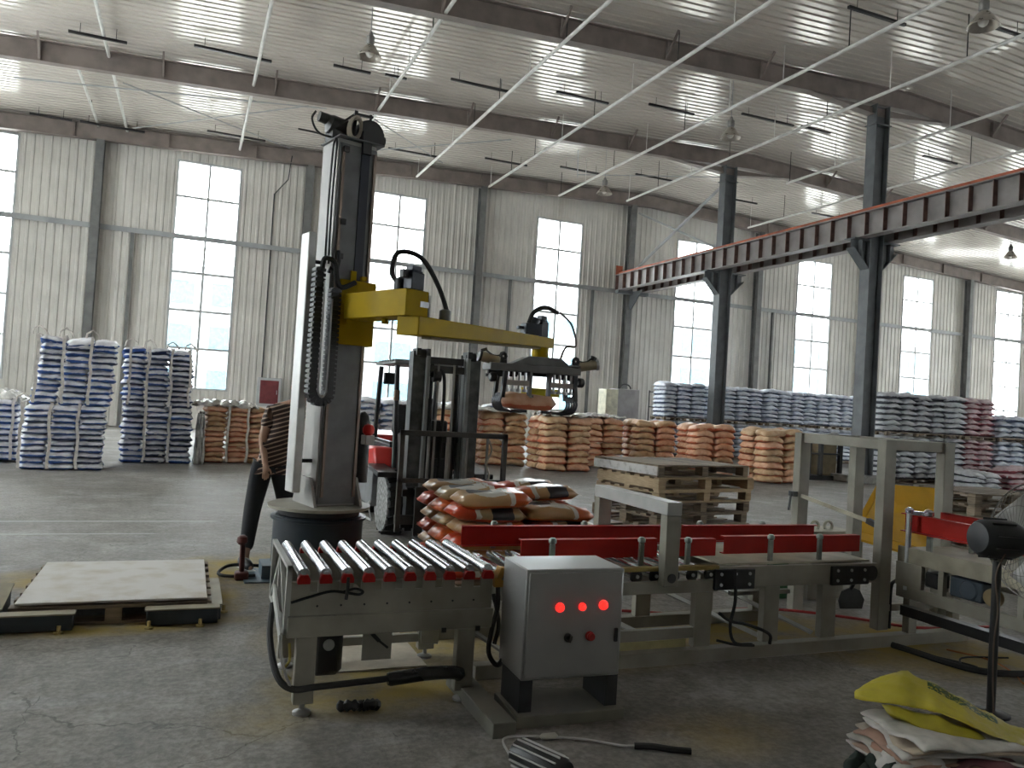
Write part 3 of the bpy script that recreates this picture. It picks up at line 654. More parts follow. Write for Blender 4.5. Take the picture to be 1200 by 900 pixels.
# pallets
def pallet(loc, rz, label, group=None, w=1.2, d=1.0, h=.135, m=WOODD, boards=7, sides=None):
    t = thing('wood_pallet', label, 'pallet', loc, rz, group)
    fb = None
    for k in range(boards):
        y = -d/2 + .05 + k*(d-.1)/(boards-1)
        if fb is None: fb = MB().box(-w/2, w/2, -.048, .048, h-.02, h).build('top_board', m, t, local=True, smooth=0)
        else: o = fb.copy(); COL.objects.link(o); o.parent = t; fb_ = o
        (fb if k == 0 else o).location = (0, y, 0)
    b0 = None
    for k in range(3):
        for q in range(3):
            x, y = (-w/2+.05, 0, w/2-.05)[k], (-d/2+.06, 0, d/2-.06)[q]
            if b0 is None: b0 = MB().box(-.05, .05, -.06, .06, .018, h-.036).build('spacer_block', m, t, local=True, smooth=0); o = b0
            else: o = b0.copy(); COL.objects.link(o); o.parent = t
            o.location = (x, y, 0)
    for q in range(3):
        y = (-d/2+.06, 0, d/2-.06)[q]
        MB().box(-w/2, w/2, y-.05, y+.05, 0, .018).build('bottom_board', m, t, local=True, smooth=0)
    for k in range(3):
        x = (-w/2+.05, 0, w/2-.05)[k]
        MB().box(x-.05, x+.05, -d/2, d/2, h-.036, h-.02).build('cross_board', m, t, local=True, smooth=0)
    for x in (-w/2, w/2):
        if sides: MB().box(x-.012, x+.012, -d/2, d/2, .02, h-.022).build('side_board', sides, t, local=True, smooth=0)
    return t
def pallet_stack(fl, ang, w, d, hs, labs, mats):
    z = 0; rnd = random.Random(5)
    ex = Vector((math.cos(ang), math.sin(ang), 0)); ey = Vector((-ex.y, ex.x, 0))
    for h, lab, m in zip(hs, labs, mats):
        c = Vector((*fl, 0)) + ex*(w/2+rnd.uniform(-.03, .05)) + ey*(d/2+rnd.uniform(-.03, .03))
        pallet((c.x, c.y, z), ang + rnd.uniform(-.03, .03), lab, None, w, d, h, m, 11 if 'weathered grey' in lab else 7, WOODL if 'fresh-wood' in lab else mat('whitewashed_board', (.50, .49, .47), .8, 0, .2, 14, col2=(.2, .18, .15), wear=.3) if 'weathered grey' in lab else None); z += h + .001
pallet_stack((5.05, 7.75), R(10), 1.55, 1.15, [.138]*5 + [.155, .145], ['wooden pallet, %s of the stack behind the red rails' % q for q in ('bottom one', 'second from the floor', 'third from the floor', 'fourth from the floor', 'fifth from the floor')] + ['pale fresh-wood pallet, next to top of the stack behind the red rails', 'weathered grey pallet on top of the stack behind the red rails'],
             [WOODD, WOODD, WOODD, WOODD, WOODL, WOODL, WOODD])
pallet_stack((8.9, 6.75), R(-6), 1.2, 1.0, [.14]*6, ['grey wooden pallet behind the fan, %s' % q for q in ('bottom of its stack', 'second from its bottom', 'third from its bottom', 'fourth from its bottom', 'fifth from its bottom', 'topmost of its stack')], [WOODD]*6)
for k, (x, n) in enumerate(((15.7, 3), (17.75, 4), (20.3, 4), (22.9, 4))):
    w = ['beside the grey cabinet', 'behind the farther crane column', 'in the middle of the pale wall', 'behind the dark cage'][k]
    for z, q in ((0, 'floor'), (1.345, 'upper')): pallet((x+n*.31, 24.45+.1*(k % 2), z), 0, 'dark wooden pallet, %s level, under pale sacks %s' % (q, w), None, n*.61, .9, .105)
for x, y, n, w in ((18.3, 16.6, 4, 'grey stack behind the yellow chute'), (20.55, 16.3, 1, 'narrow grey stack'), (21.2, 16.35, 2, 'pink striped stack'), (22.5, 16.3, 3, 'pale stack beyond the pink one')):
    for z, q in ((0, 'floor'), (1.345, 'upper')): pallet((x+n*.3, y+.47, z), 0, 'dark wooden pallet, %s level, under the %s' % (q, w), None, n*.59, .9, .105)
# floor pallet with dusty sheet, held by steel corner stops
pallet((-.36, 6.42, 0), R(0), 'wooden pallet lying on the floor under a dusty plywood sheet', None, 1.2, 1.3, .125, WOODD)
o = MB().box(-.93, .21, 5.79, 7.05, .135, .15, Matrix.Translation((0, 0, 0))).build('plywood_sheet', PLY, bevel=.003)
tag(o, 'dusty pale plywood sheet lying on the floor pallet', 'board')
def stop(name, label, segs, bolts):
    t = thing(name, label, 'pallet stop', (*segs[0][:1], segs[0][2], 0))
    for k, (x0, x1, y0, y1) in enumerate(segs):
        MB().box(x0, x1, y0, y1, .008, .105).build('side_plate', mat('stop_dark_blue', (.035, .045, .055), .5), t, bevel=.003)
        MB().box(x0-.01, x1+.01, y0-.01, y1+.01, .105, .115).build('top_flange', mat('stop_beige', (.30, .27, .19), .6), t, bevel=.002)
    for (x, y) in bolts:
        MB().lathe((x, y, 0), [(.028, 0), (.028, .012), (.012, .014), (.012, .05), (.002, .052)], 8).build('anchor_bolt', mat('dusty_yellow_bolt', (.36, .28, .10), .7), t)
stop('pallet_stop', 'dark corner stop at the pallet corner facing the robot', [(-.16, .28, 5.66, 5.74), (.22, .30, 5.74, 6.5)], [(-.14, 5.62), (.17, 5.62), (.33, 5.95)])
stop('pallet_stop', 'dark corner stop at the outer pallet corner', [(-1.3, -.58, 5.64, 5.72)], [(-.65, 5.6), (-1.15, 5.6)])
t = thing('steel_wedge', 'beige steel wedge leaning at the outer pallet corner', 'guide plate', (-1.08, 5.78, 0))
MB().prism([(5.75, 0), (6.1, 0), (6.1, .2), (5.75, .12)], -1.25, -1.0, 'yz').build('wedge_body', mat('stop_dark_blue', (.035, .045, .055), .5), t)
MB().bar((-1.12, 5.74, .125), (-1.12, 6.1, .207), .27, .01).build('wedge_cover', mat('stop_beige', (.30, .27, .19), .6), t)
# pallet load being built next to the robot
def multi_sack(name, seed, tan, red, wht, blk):
    m, t, ns, ls, b = nt(name)
    tc = ns.new('ShaderNodeTexCoord'); s = ns.new('ShaderNodeSeparateXYZ'); ls.new(tc.outputs['Generated'], s.inputs[0])
    no = N(ns, 'ShaderNodeTexNoise'); no.inputs['Scale'].default_value = 7; ls.new(tc.outputs['Object'], no.inputs['Vector'])
    wob = math_(ns, ls, 'MULTIPLY_ADD', no.outputs['Fac'], .10, -.05)
    X = math_(ns, ls, 'ADD', s.outputs[0], wob); Y = math_(ns, ls, 'ADD', s.outputs[1], wob)
    def rect(x0, x1, y0, y1):
        r = math_(ns, ls, 'GREATER_THAN', X, x0)
        for a, op, v in ((X, 'LESS_THAN', x1), (Y, 'GREATER_THAN', y0), (Y, 'LESS_THAN', y1)): r = math_(ns, ls, 'MULTIPLY', r, math_(ns, ls, op, a, v))
        return r
    c = mixc(ns, ls, no.outputs['Fac'], tan, tuple(x*.75 for x in tan))
    c = mixc(ns, ls, rect(-.1, .30, -.1, 1.1), c, red); c = mixc(ns, ls, rect(.38, .74, .18, .85), c, wht); c = mixc(ns, ls, rect(.50, .80, -.1, .55), c, blk); c = mixc(ns, ls, rect(.30, .36, -.1, 1.1), c, wht)
    zl = math_(ns, ls, 'LESS_THAN', s.outputs[2], .22); c = mixc(ns, ls, zl, c, red)
    ls.new(c, b.inputs['Base Color']); b.inputs['Roughness'].default_value = .3
    bp = ns.new('ShaderNodeBump'); bp.inputs['Strength'].default_value = .4; bp.inputs['Distance'].default_value = .02; ls.new(no.outputs['Fac'], bp.inputs['Height']); ls.new(bp.outputs[0], b.inputs['Normal'])
    return m
PM = [multi_sack('printed_sack_a', 1, (.46, .32, .16), (.46, .045, .014), (.70, .68, .64), (.015, .015, .02)), multi_sack('printed_sack_b', 2, (.50, .30, .14), (.52, .10, .02), (.60, .58, .54), (.02, .02, .03))]
pallet((2.72, 6.62, 0), R(0), 'wooden pallet under the printed sacks next to the robot', None, 1.3, 1.2, .13, WOODD)
rnd = random.Random(11)
for L in range(6):
    for c in range(2):
        for r in range(3):
            if L == 5 and c == 1 and r == 0: continue
            m = PM[(L+c+r) % 2]; me = pillow_mesh(.67, .43, .128, m, rnd.randrange(4), True)
            p = (2.39 + c*.66 + rnd.uniform(-.012, .012) + (.02 if L % 2 else -.02), 6.24 + r*.41 + rnd.uniform(-.012, .012), .131 + L*.119)
            put_sack('printed_sack', me, p, rnd.uniform(-.05, .05) + (math.pi if (c+L) % 2 else 0), 'orange printed sack, %s layer, %s column, %s, on the robot pallet' % (ORD[L] if L else 'bottom', ['robot-side', 'outer'][c], ['conveyor row', 'middle row', 'forklift row'][r]), 'printed sacks on the robot pallet',
                     (rnd.uniform(-.03, .03), rnd.uniform(-.03, .03) if L < 5 else rnd.uniform(-.07, .07)))
# heap of empty sacks by the fan
# ================================================================ PALLETISING ROBOT
RX, RY = 1.13, 7.08
rob = thing('palletizing_robot', 'yellow-armed palletizing robot with tall grey mast on a dark round base', 'robot', (RX, RY, 0))
MB().lathe((RX, RY, 0), [(.40, .0), (.40, .03), (.385, .04), (.385, .49), (.41, .495), (.41, .515), (.37, .52), (.37, .525)], 40).build('base_drum', NAVY, rob)
MB().lathe((RX, RY, .52), [(.33, 0), (.35, .015), (.35, .055), (.33, .065)], 32).build('slewing_bearing', DRK, rob)
MB().lathe((RX, RY, .585), [(.40, 0), (.44, .006), (.44, .03), (.38, .036)], 40).build('turntable_flange', mat('flange_beige', (.30, .285, .235), .5), rob)
MB().box(.52, .78, 6.78, 7.3, 0, .012).box(.66, .80, 6.88, 7.18, .012, .12).build('anchor_plate', mat('anchor_blue', (.09, .13, .16), .5), rob)
TH = R(14)
RM = Matrix.Translation((RX+.06, RY-.02, 0)) @ Matrix.Rotation(TH, 4, 'Z')
def RP(x, y, z): return RM @ Vector((x, y, z))
def rbox(s, x0, x1, y0, y1, z0, z1): return s.box(x0, x1, y0, y1, z0, z1, RM)
mw, md = .36, .36                                     # mast width (front) and depth; front is local -y
s = MB(); rbox(s, -mw/2, mw/2, -md/2+.02, md/2, .62, 3.80); mast = s.build('mast', [MASTG], rob, bevel=.006)
s = MB(); rbox(s, -mw/2+.015, mw/2, -md/2+.005, -md/2+.02, .64, 3.76); s.build('front_cover', MASTD, mast)
s = MB(); rbox(s, .03, .11, -md/2-.006, -md/2+.005, 2.5, 3.78); s.build('drive_belt', mat('belt_blue_black', (.012, .016, .032), .5), mast)
s = MB()
for x in (-.135, mw/2-.02): rbox(s, x-.012, x+.012, -md/2-.012, -md/2+.005, .7, 3.72)
s.build('guide_rail', mat('rail_steel_worn', (.22, .17, .14), .4, .6), mast)
for x, z in ((-mw/2+.04, 3.68), (-mw/2+.05, 3.05), (-mw/2+.045, 2.75)):
    s = MB(); rbox(s, x, x+.045, -md/2-.03, -md/2, z, z+.05); s.build('limit_switch', BLK, mast)
s = MB(); rbox(s, -mw/2-.02, mw/2+.05, -md/2-.04, md/2+.01, 3.80, 3.815); s.build('top_plate', mat('mast_cap', (.13, .135, .14), .5), rob, bevel=.003)
s = MB(); s.prism([(-.25, .62), (.25, .62), (.18, .8), (-.18, .8)], -.0, .0, 'xz') if False else None
# foot brackets
for x in (-mw/2-.03, mw/2+.03):
    s = MB(); vs = [RP(x+q, y, z) for q in (-.012, .012) for y, z in ((-.25, .62), (.25, .62), (.16, .86), (-.12, .86))]
    s.add(vs, [(0, 1, 2, 3), (7, 6, 5, 4), (0, 4, 5, 1), (1, 5, 6, 2), (2, 6, 7, 3), (3, 7, 4, 0)]); s.build('foot_gusset', MASTG, rob)
# silver side cover on the lower left, dark one on the other side with a stop button
s = MB(); rbox(s, -mw/2-.205, -mw/2-.135, -.16, .02, .74, 2.95); s.build('silver_side_cover', SILV, rob, bevel=.008)
s = MB(); s.bar(RP(-mw/2-.15, -.03, 2.72), RP(-mw/2+.0, -.03, 2.72), .03, .03).bar(RP(-mw/2-.15, -.03, 1.0), RP(-mw/2+.0, -.03, 1.0), .03, .03); s.build('cover_bracket', DRK, rob)
s = MB(); s.tube([RP(-mw/2-.03, -.2, 2.62), RP(-mw/2-.03, -.225, 2.66), RP(-mw/2+.03, -.225, 2.62), RP(-mw/2+.05, -.22, 2.72), RP(-mw/2+.05, -.2, 2.82)], .016, 6); s.build('hook_arm', DRK, rob)
s = MB(); s.tube([RP(mw/2+.155, .05, .80), RP(mw/2+.155, .05, 1.34), RP(mw/2+.148, .05, 1.40), RP(mw/2+.135, .05, 1.44)], [.058, .058, .045, .02], 14).bar(RP(mw/2-.01, .05, 1.3), RP(mw/2+.15, .05, 1.3), .04, .04).bar(RP(mw/2-.01, .05, .9), RP(mw/2+.15, .05, .9), .04, .04); s.build('dark_side_housing', BLK, rob)
s = MB(); s.lathe(RP(mw/2+.15, -.055, 1.235), [(.03, 0), (.052, .02), (.055, .06), (.04, .09), (.015, .1)], 14); s.build('stop_button', mat('bright_red_button', (.65, .015, .01), .35), rob)
s = MB(); rbox(s, mw/2+.105, mw/2+.195, -.1, 0, 1.15, 1.235); s.build('button_box', BEIGEL, rob, bevel=.006)
# top drive: motor, pulley with coiled cable, belt housing
s = MB(); s.tube([RP(-.30, .02, 4.00), RP(-.22, .02, 3.99), RP(-.20, .02, 3.96), RP(-.02, .02, 3.93)], [.045, .05, .085, .095], 12).box(-.2, -.08, -.06, .1, 3.815, 3.9, RM); s.build('hoist_motor', BLK, rob)
s = MB(); s.bar(RP(-.24, -.06, 3.86), RP(-.02, -.07, 4.06), .02, .02).bar(RP(-.02, -.08, 3.82), RP(.0, -.08, 4.1), .03, .02).bar(RP(-.02, -.08, 4.07), RP(.16, -.08, 4.08), .03, .02).bar(RP(.14, -.08, 3.82), RP(.14, -.08, 4.1), .02, .02); s.build('drive_frame', DRK, rob)
s = MB()
for k in range(5):
    a = arc(RP(-.02, -.1-.012*k, 3.93), .105-.012*(k % 3), 0, 2*math.pi, 16, (.55, .05, .15), (0, 0, 1)); s.tube(a[:-1], .009, 5, closed=True)
s.build('coiled_cable', mat('pale_cable', (.50, .44, .36), .6), rob)
s = MB(); s.lathe(RP(.15, -.03, 3.92), [(.05, -.07), (.13, -.065), (.135, -.04), (.135, .04), (.13, .065), (.05, .07)], 20, RM.to_3x3() @ Vector((0, 1, 0))).box(.03, .12, -.17, .08, 3.80, 3.98, RM).box(.03, .11, -.21, -.17, 3.7, 3.9, RM); s.cyl(RP(.22, -.04, 3.9), RP(.30, -.04, 3.9), .05, 10); s.build('belt_pulley', BLK, rob)
s = MB(); s.tube(spline([RP(-.34, .0, 4.03), RP(-.37, .0, 3.95), RP(-.30, -.02, 3.84), RP(-.12, -.05, 3.83)]), .01, 5).tube(spline([RP(-.45, .1, 3.87), RP(-.3, .05, 3.86), RP(-.15, 0, 3.83)]), .008, 5); s.build('motor_lead', BLK, rob)
for k in range(2):
    MB().tube(spline([RP(-mw/2-.02-.03*k, -.16, 2.7), RP(-mw/2-.03-.03*k, -.17, 3.2), RP(-mw/2-.02-.03*k, -.17, 3.68), RP(-mw/2+.0-.01*k, -.12, 3.8)]), .009, 6).build('side_cable', DRK, rob)
# energy chain: a hanging U of black links between cover and carriage
def chain():
    s = MB(); path = []
    cx1, cx2, zt, zb, y = -.315, -.165, 2.62, 1.60, -.25
    n1 = 24
    for k in range(n1): path.append((cx1, zt - (zt-zb)*k/n1, (0, -1)))
    for k in range(9): a = math.pi + math.pi*k/8; path.append(((cx1+cx2)/2 + (cx2-cx1)/2*math.cos(a), zb + (cx2-cx1)/2*math.sin(a), (-math.sin(a), math.cos(a))))
    for k in range(n1-1): path.append((cx2, zb + (zt-.12-zb)*(k+1)/n1, (0, 1)))
    for x, z, (tx, tz) in path:
        M = RM @ Matrix.Translation((x, y, z)) @ Matrix.Rotation(math.atan2(tx, -tz) if tz <= 0 else math.atan2(tx, -tz), 4, Vector((0, -1, 0)))
        s.box(-.045, .045, -.045, .045, -.0135, .0135, M); s.box(-.03, .03, -.036, .036, -.024, .024, M)
    return s, path
s, path = chain(); o = s.build('cable_chain', BLK, rob, smooth=0); o['kind'] = 'stuff'
s = MB(); s.tube([RP(-.24+(x+.24)*.5, -.30, z+(.03 if z < 1.6 else 0)) for x, z, t in path[2:-2]], .008, 5); s.build('chain_cable', ALU, rob)
s = MB(); s.tube(spline([RP(-.30, -.27, 2.62), RP(-.28, -.27, 2.72), RP(-.19, -.27, 2.70), RP(-.15, -.26, 2.55), RP(-.10, -.26, 2.5), RP(.02, -.25, 2.56)]), .022, 7); s.build('chain_hose', RUB, rob)
# carriage, first arm (towards the camera), second arm (back to the pallet)
s = MB(); rbox(s, -.105, mw/2+.05, -md/2-.05, -md/2-.02, 2.02, 2.58); rbox(s, mw/2+.02, mw/2+.05, -md/2-.05, .1, 2.02, 2.52); s.build('carriage_plate', YEL, rob, bevel=.004)
s = MB()
for z in (2.22, 2.30, 2.38):
    for x in (-.08, -.02): s.cyl(RP(x, -md/2-.05, z), RP(x, -md/2-.075, z), .022, 6)
s.build('clamp_bolt', YEL, rob)
s = MB(); rbox(s, -.12, .0, -md/2-.065, -md/2-.05, 2.18, 2.44); s.build('clamp_plate', YEL, rob, bevel=.003)
s = MB(); rbox(s, -.02, .03, -md/2-.06, -md/2-.04, 2.56, 2.66); rbox(s, .07, .12, -md/2-.09, -md/2-.05, 2.58, 2.62); s.build('carriage_lug', YEL, rob)
P0 = Vector((1.27, 6.76, 2.335)); P1 = Vector((1.61, 6.05, 2.34)); d1 = (P1-P0).normalized(); n1 = Vector((d1.y, -d1.x, 0))
s = MB(); s.bar(P0, P1 + d1*.02, .235, .215); a1 = s.build('first_arm', YEL, rob, bevel=.006)
MB().cyl(P0+d1*.42+Vector((0, 0, -.10)), P0+d1*.42+Vector((0, 0, -.15)), .03, 10).build('arm_lug', YEL, a1)
s = MB(); q = P1 + d1*.022; u = -n1 if n1.x < 0 else n1; s.bar(q + u*.03, q + u*.13, .004, .045); s.build('nameplate', ALU, a1)
s = MB(); s.bar(P1 + u*.125 + Vector((0, 0, -.1)), P1 + u*.125 + Vector((0, 0, .08)), .012, .06, d1); s.build('end_label', BEIGEL, a1)
E1 = Vector((1.64, 6.08, 0)); W = Vector((3.25, 7.26, 0)); d2 = (W-E1).normalized(); n2 = Vector((-d2.y, d2.x, 0))
s = MB(); zt0, zb0, zt1, zb1 = 2.235, 2.085, 2.285, 2.185
a, b = E1 - d2*.12, W + d2*.12
vs = [a-n2*.11+Vector((0, 0, zb0)), a+n2*.11+Vector((0, 0, zb0)), a+n2*.11+Vector((0, 0, zt0)), a-n2*.11+Vector((0, 0, zt0)), b-n2*.09+Vector((0, 0, zb1)), b+n2*.09+Vector((0, 0, zb1)), b+n2*.09+Vector((0, 0, zt1)), b-n2*.09+Vector((0, 0, zt1))]
s.add(vs, [(0, 1, 2, 3), (7, 6, 5, 4), (0, 4, 5, 1), (1, 5, 6, 2), (2, 6, 7, 3), (3, 7, 4, 0)]); a2 = s.build('second_arm', YEL, rob, bevel=.006)
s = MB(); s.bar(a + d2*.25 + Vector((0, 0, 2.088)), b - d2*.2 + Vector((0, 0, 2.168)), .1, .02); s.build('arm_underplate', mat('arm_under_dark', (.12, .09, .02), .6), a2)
s = MB(); s.lathe((W.x, W.y, 2.06), [(.085, 0), (.085, .13)], 20); s.build('wrist_column', YEL, rob)
# motors and hoses on the arms
def servo(c, h, w, name='servo_motor', leads=True):
    s = MB(); M = Matrix.Translation(c) @ Matrix.Rotation(R(25), 4, 'Z')
    s.box(-w/2, w/2, -w/2, w/2, 0, h*.72, M).box(-w*.42, w*.42, -w*.42, w*.42, h*.72, h*.8, M).box(-w*.36, w*.36, -w*.36, w*.36, h*.8, h, M)
    o = s.build(name, MOTB, rob, bevel=.006)
    s = MB(); s.box(-w*.95, -w*.5, -w*.2, w*.2, h*.45, h*.8, M); s.build('motor_connector', BLK, o, bevel=.004)
    return o
servo(P1 + Vector((-.02, .05, .11)), .19, .13)
s = MB(); s.lathe(P1 + Vector((-.11, .10, .11)), [(.045, 0), (.045, .08), (.02, .10)], 12); s.build('reducer_cover', DRK, rob)
hz = P1 + Vector((-.1, .14, .16))
hb = E1 + d2*.36 + Vector((0, 0, 2.25))
s = MB(); s.tube(spline([hz, hz + Vector((-.06, .06, .09)), hz + Vector((-.02, .05, .26)), hz*.6+hb*.4 + Vector((0, 0, .34)), hz*.2+hb*.8 + Vector((0, 0, .24)), hb + Vector((.02, 0, .06)), hb], 7), .021, 8); s.build('corrugated_hose', RUB, rob)
s = MB(); s.lathe(hb - Vector((0, 0, .015)), [(.05, 0), (.05, .10), (.03, .11)], 14); s.build('hose_collar', mat('olive_collar', (.12, .12, .10), .5), rob)
servo(W + Vector((0, 0, 2.285)), .215, .105)
s = MB(); M = Matrix.Translation(W - d2*.2 + Vector((0, 0, 2.275))); s.box(-.09, .09, -.07, .07, 0, .12, M).box(-.15, -.09, -.03, .03, .06, .09, M); s.cyl(W-d2*.2+Vector((0, 0, 2.37)), W-d2*.2+Vector((.05, 0, 2.45)), .045, 10); s.build('gear_housing', MOTB, rob, bevel=.005)
hs = W - d2*.26 + Vector((0, 0, 2.40)); he = W + Vector((.20, -.05, 2.06))
s = MB(); s.tube(spline([hs, hs + Vector((.05, 0, .11)), hs + Vector((.18, .02, .17)), hs + Vector((.32, .02, .13))], 7), .022, 8); s.build('corrugated_hose', RUB, rob)
s = MB(); s.tube(spline([hs + Vector((.34, .02, .14)), hs + Vector((.47, 0, .02)), hs + Vector((.53, 0, -.18)), he + Vector((.06, 0, .14)), he], 7), .011, 6); s.build('gripper_lead', mat('brown_lead', (.10, .07, .05), .6), rob)
# gripper
GA = R(-6)
GM = Matrix.Translation((W.x-.03, W.y, 1.99-1.78*.88)) @ Matrix.Rotation(GA, 4, 'Z') @ Matrix.Diagonal((1, 1, .88, 1))
def G(x, y, z): return GM @ Vector((x, y, z))
s = MB(); s.prism([(-.30, 0), (.34, 0), (.22, .10), (-.12, .10)], -.12, .12); s.v = [tuple(G(v[0], v[1], v[2]+1.78)) for v in s.v]; s.box(-.52, .42, -.16, .16, 1.70, 1.78, GM); s.bar(G(.3, 0, 1.8), G(.42, 0, 1.8), .3, .02); g0 = s.build('gripper_plate', mat('gripper_grey', (.19, .195, .195), .5, .2), rob, bevel=.005)
s = MB(); s.bar(G(-.50, .0, 1.69), G(.44, 0, 1.69), .05, .05); s.build('crossbeam', DRK, g0)
for sg in (-1, 1):
    s = MB(); s.cyl(G(sg*.42, -.08, 1.80), G(sg*.60, -.08, 1.84), .05, 14); s.build('air_cylinder', mat('bronze_cylinder', (.42, .36, .26), .35, .5), g0)
    s = MB(); s.cyl(G(sg*.60, -.08, 1.84), G(sg*.625, -.08, 1.846), .056, 14); s.build('cylinder_cap', ALU if sg > 0 else DRK, g0)
    s = MB(); s.cyl(G(sg*.58, -.08, 1.93), G(sg*.57, -.08, 1.9), .035, 10); s.build('end_fitting', BLK, g0)
    s = MB(); s.bar(G(sg*.37, -.08, 1.70), G(sg*.38, -.08, 1.84), .06, .05).tube(arc(G(sg*.38, -.1, 1.86), .028, 0, 6.28, 8, (1, 0, 0), (0, 0, 1))[:-1], .02, 6, closed=True); s.build('cylinder_mount', BLK, g0)
    s = MB(); s.tube(spline([G(sg*.39, -.1, 1.87), G(sg*.48, -.1, 1.86), G(sg*.57, -.1, 1.92)]), .008, 5); s.build('air_line', DRK, g0)
    s = MB(); s.bar(G(sg*.2, 0, 1.66), G(sg*.52, 0, 1.64), .03, .03).lathe(G(sg*.46, -.05, 1.62), [(.03, -.04), (.05, -.02), (.05, .02), (.03, .04)], 10, (1, .2, 0)); s.build('pivot_knuckle', BLK, g0)
    s = MB(); s.bar(G(sg*.36, -.14, 1.69), G(sg*.38, -.14, 1.40), .035, .05).bar(G(sg*.36, .14, 1.69), G(sg*.38, .14, 1.40), .035, .05).bar(G(sg*.37, -.15, 1.42), G(sg*.37, .15, 1.42), .03, .03); s.build('side_claw_frame', DRK, g0)
    for k in range(5):
        y = -.14 + .07*k
        s = MB(); s.tube(spline([G(sg*.37, y, 1.45), G(sg*.40, y, 1.36), G(sg*.36, y, 1.27), G(sg*.24, y, 1.25), G(sg*.12, y, 1.26)], 4), .013, 6); s.build('claw_finger', mat('claw_steel', (.06, .065, .075), .35, .6), g0)
    for k in range(4):
        x = sg*(.15+.06*k)
        s = MB(); s.cyl(G(x, -.13, 1.69), G(x, -.13, 1.50), .014, 7).cyl(G(x, -.13, 1.50), G(x, -.13, 1.47), .028, 10); s.build('press_pin', ALU, g0)
    s = MB(); s.box(sg*.23-.12, sg*.23+.12, -.15, -.11, 1.54, 1.60, GM); s.build('press_bar', mat('pale_press_bar', (.45, .40, .36), .5), g0)
    s = MB(); s.bar(G(sg*.10, -.12, 1.70), G(sg*.10, -.12, 1.40), .03, .06).box(sg*.10-.04, sg*.10+.04, -.14, .14, 1.38, 1.44, GM); s.build('hanger_strut', mat('gripper_grey', (.19, .195, .195)), g0)
s = MB(); s.prism([(-.11, 1.44), (.3, 1.44), (.3, 1.53), (-.11, 1.53)], .1, .115); s.v = [tuple(GM @ Vector(v)) for v in s.v]; s.build('yellow_guard', mat('bright_yellow_guard', (.80, .68, .03), .5), g0)
# held sack
me = pillow_mesh(.56, .40, .16, SK_OR, 1, True); 
put_sack('orange_sack', me, G(-.10, 0, 1.275), GA, 'single orange sack held in the robot gripper', None)

# ================================================================ FORKLIFT (mast towards the camera)
FX, FY = 2.70, 8.6; FS = .05
fk = thing('forklift', 'red and grey forklift parked behind the sack pallet, mast facing the conveyor', 'forklift', (FX, FY, 0))
def fl_poly(poly, x0, x1, name, m, par=fk, bev=.01):
    s = MB(); s.prism(poly, x0, x1, 'yz'); return s.build(name, m, par, bevel=bev)
body = fl_poly([(9.25, .25), (11.0, .25), (11.15, .5), (11.1, .9), (10.7, 1.02), (10.0, .98), (9.9, .72), (9.4, .72), (9.25, .5)], 2.22, 3.22, 'chassis', FGREY, bev=.02)
fl_poly([(9.42, .72), (10.05, .72), (10.15, .95), (9.5, .97)], 2.12, 2.42, 'red_side_panel', FREDM, bev=.03)
fl_poly([(9.42, .72), (10.05, .72), (10.15, .95), (9.5, .97)], 3.02, 3.32, 'red_side_panel', FREDM, bev=.03)
fl_poly([(10.3, .55), (11.2, .5), (11.25, 1.0), (10.9, 1.12), (10.3, 1.08)], 2.15, 3.3, 'counterweight', FREDM, bev=.05)
for x in (2.08, 3.24): MB().box(x, x+.12, 9.3, 10.2, .28, .70).build('side_step', FGREY, fk, bevel=.01)
s = MB(); s.tube([(2.08, 9.32, .34), (2.04, 9.28, .30), (2.04, 9.0, .16), (2.06, 9.6, .12)], .014, 6); s.build('step_bar', mat('pale_grey_paint', (.42, .42, .40)), fk)
def wheel(x, y, r, w, name='wheel'):
    s = MB(); s.lathe((x, y, r), [(r*.55, -w/2), (r*.86, -w/2), (r*.97, -w*.38), (r, -w*.2), (r, w*.2), (r*.97, w*.38), (r*.86, w/2), (r*.55, w/2)], 28, (1, 0, 0)); t = s.build(name, RUB, fk)
    s = MB()
    for k in range(20):
        a = 2*math.pi*k/20; M = Matrix.Translation((x, y + math.cos(a)*r*.985, r + math.sin(a)*r*.985)) @ Matrix.Rotation(-a, 4, 'X').inverted() @ Matrix.Rotation(R(20), 4, 'Y')
        s.box(-w*.5, w*.5, -.014, .014, -.02, .02, M)
    s.build('tread', RUB, t, smooth=0)
    s = MB(); s.lathe((x, y, r), [(.02, -w*.46), (r*.2, -w*.46), (r*.25, -w*.36), (r*.48, -w*.30), (r*.58, -w*.46), (r*.58, w*.46), (.02, w*.46)], 24, (1, 0, 0)); s.build('rim', mat('worn_rim', (.42, .42, .41), .5, .3), t)
    s = MB(); s.lathe((x, y, r), [(r*.62, -w*.52), (r*.92, -w*.51), (r*.93, -w*.44), (r*.62, -w*.44)], 28, (1, 0, 0)); s.build('dusty_sidewall', mat('dusty_sidewall', (.27, .27, .26), .85, 0, .3, 25), t)
    for k in range(8):
        a = 2*math.pi*k/8
        s = MB(); s.cyl((x-w*.36, y+math.cos(a)*r*.36, r+math.sin(a)*r*.36), (x-w*.46, y+math.cos(a)*r*.36, r+math.sin(a)*r*.36), .025, 6); s.build('wheel_nut', DRK, t)
for x in (2.27, 3.15): wheel(x, 9.08, .365, .24)
for x in (2.35, 3.08): wheel(x, 10.75, .27, .2)
for x in (2.14, 3.30): fl_poly([(8.78, .68), (9.4, .74), (9.45, .78), (8.78, .74)], x-.12, x+.12, 'fender', BLK)
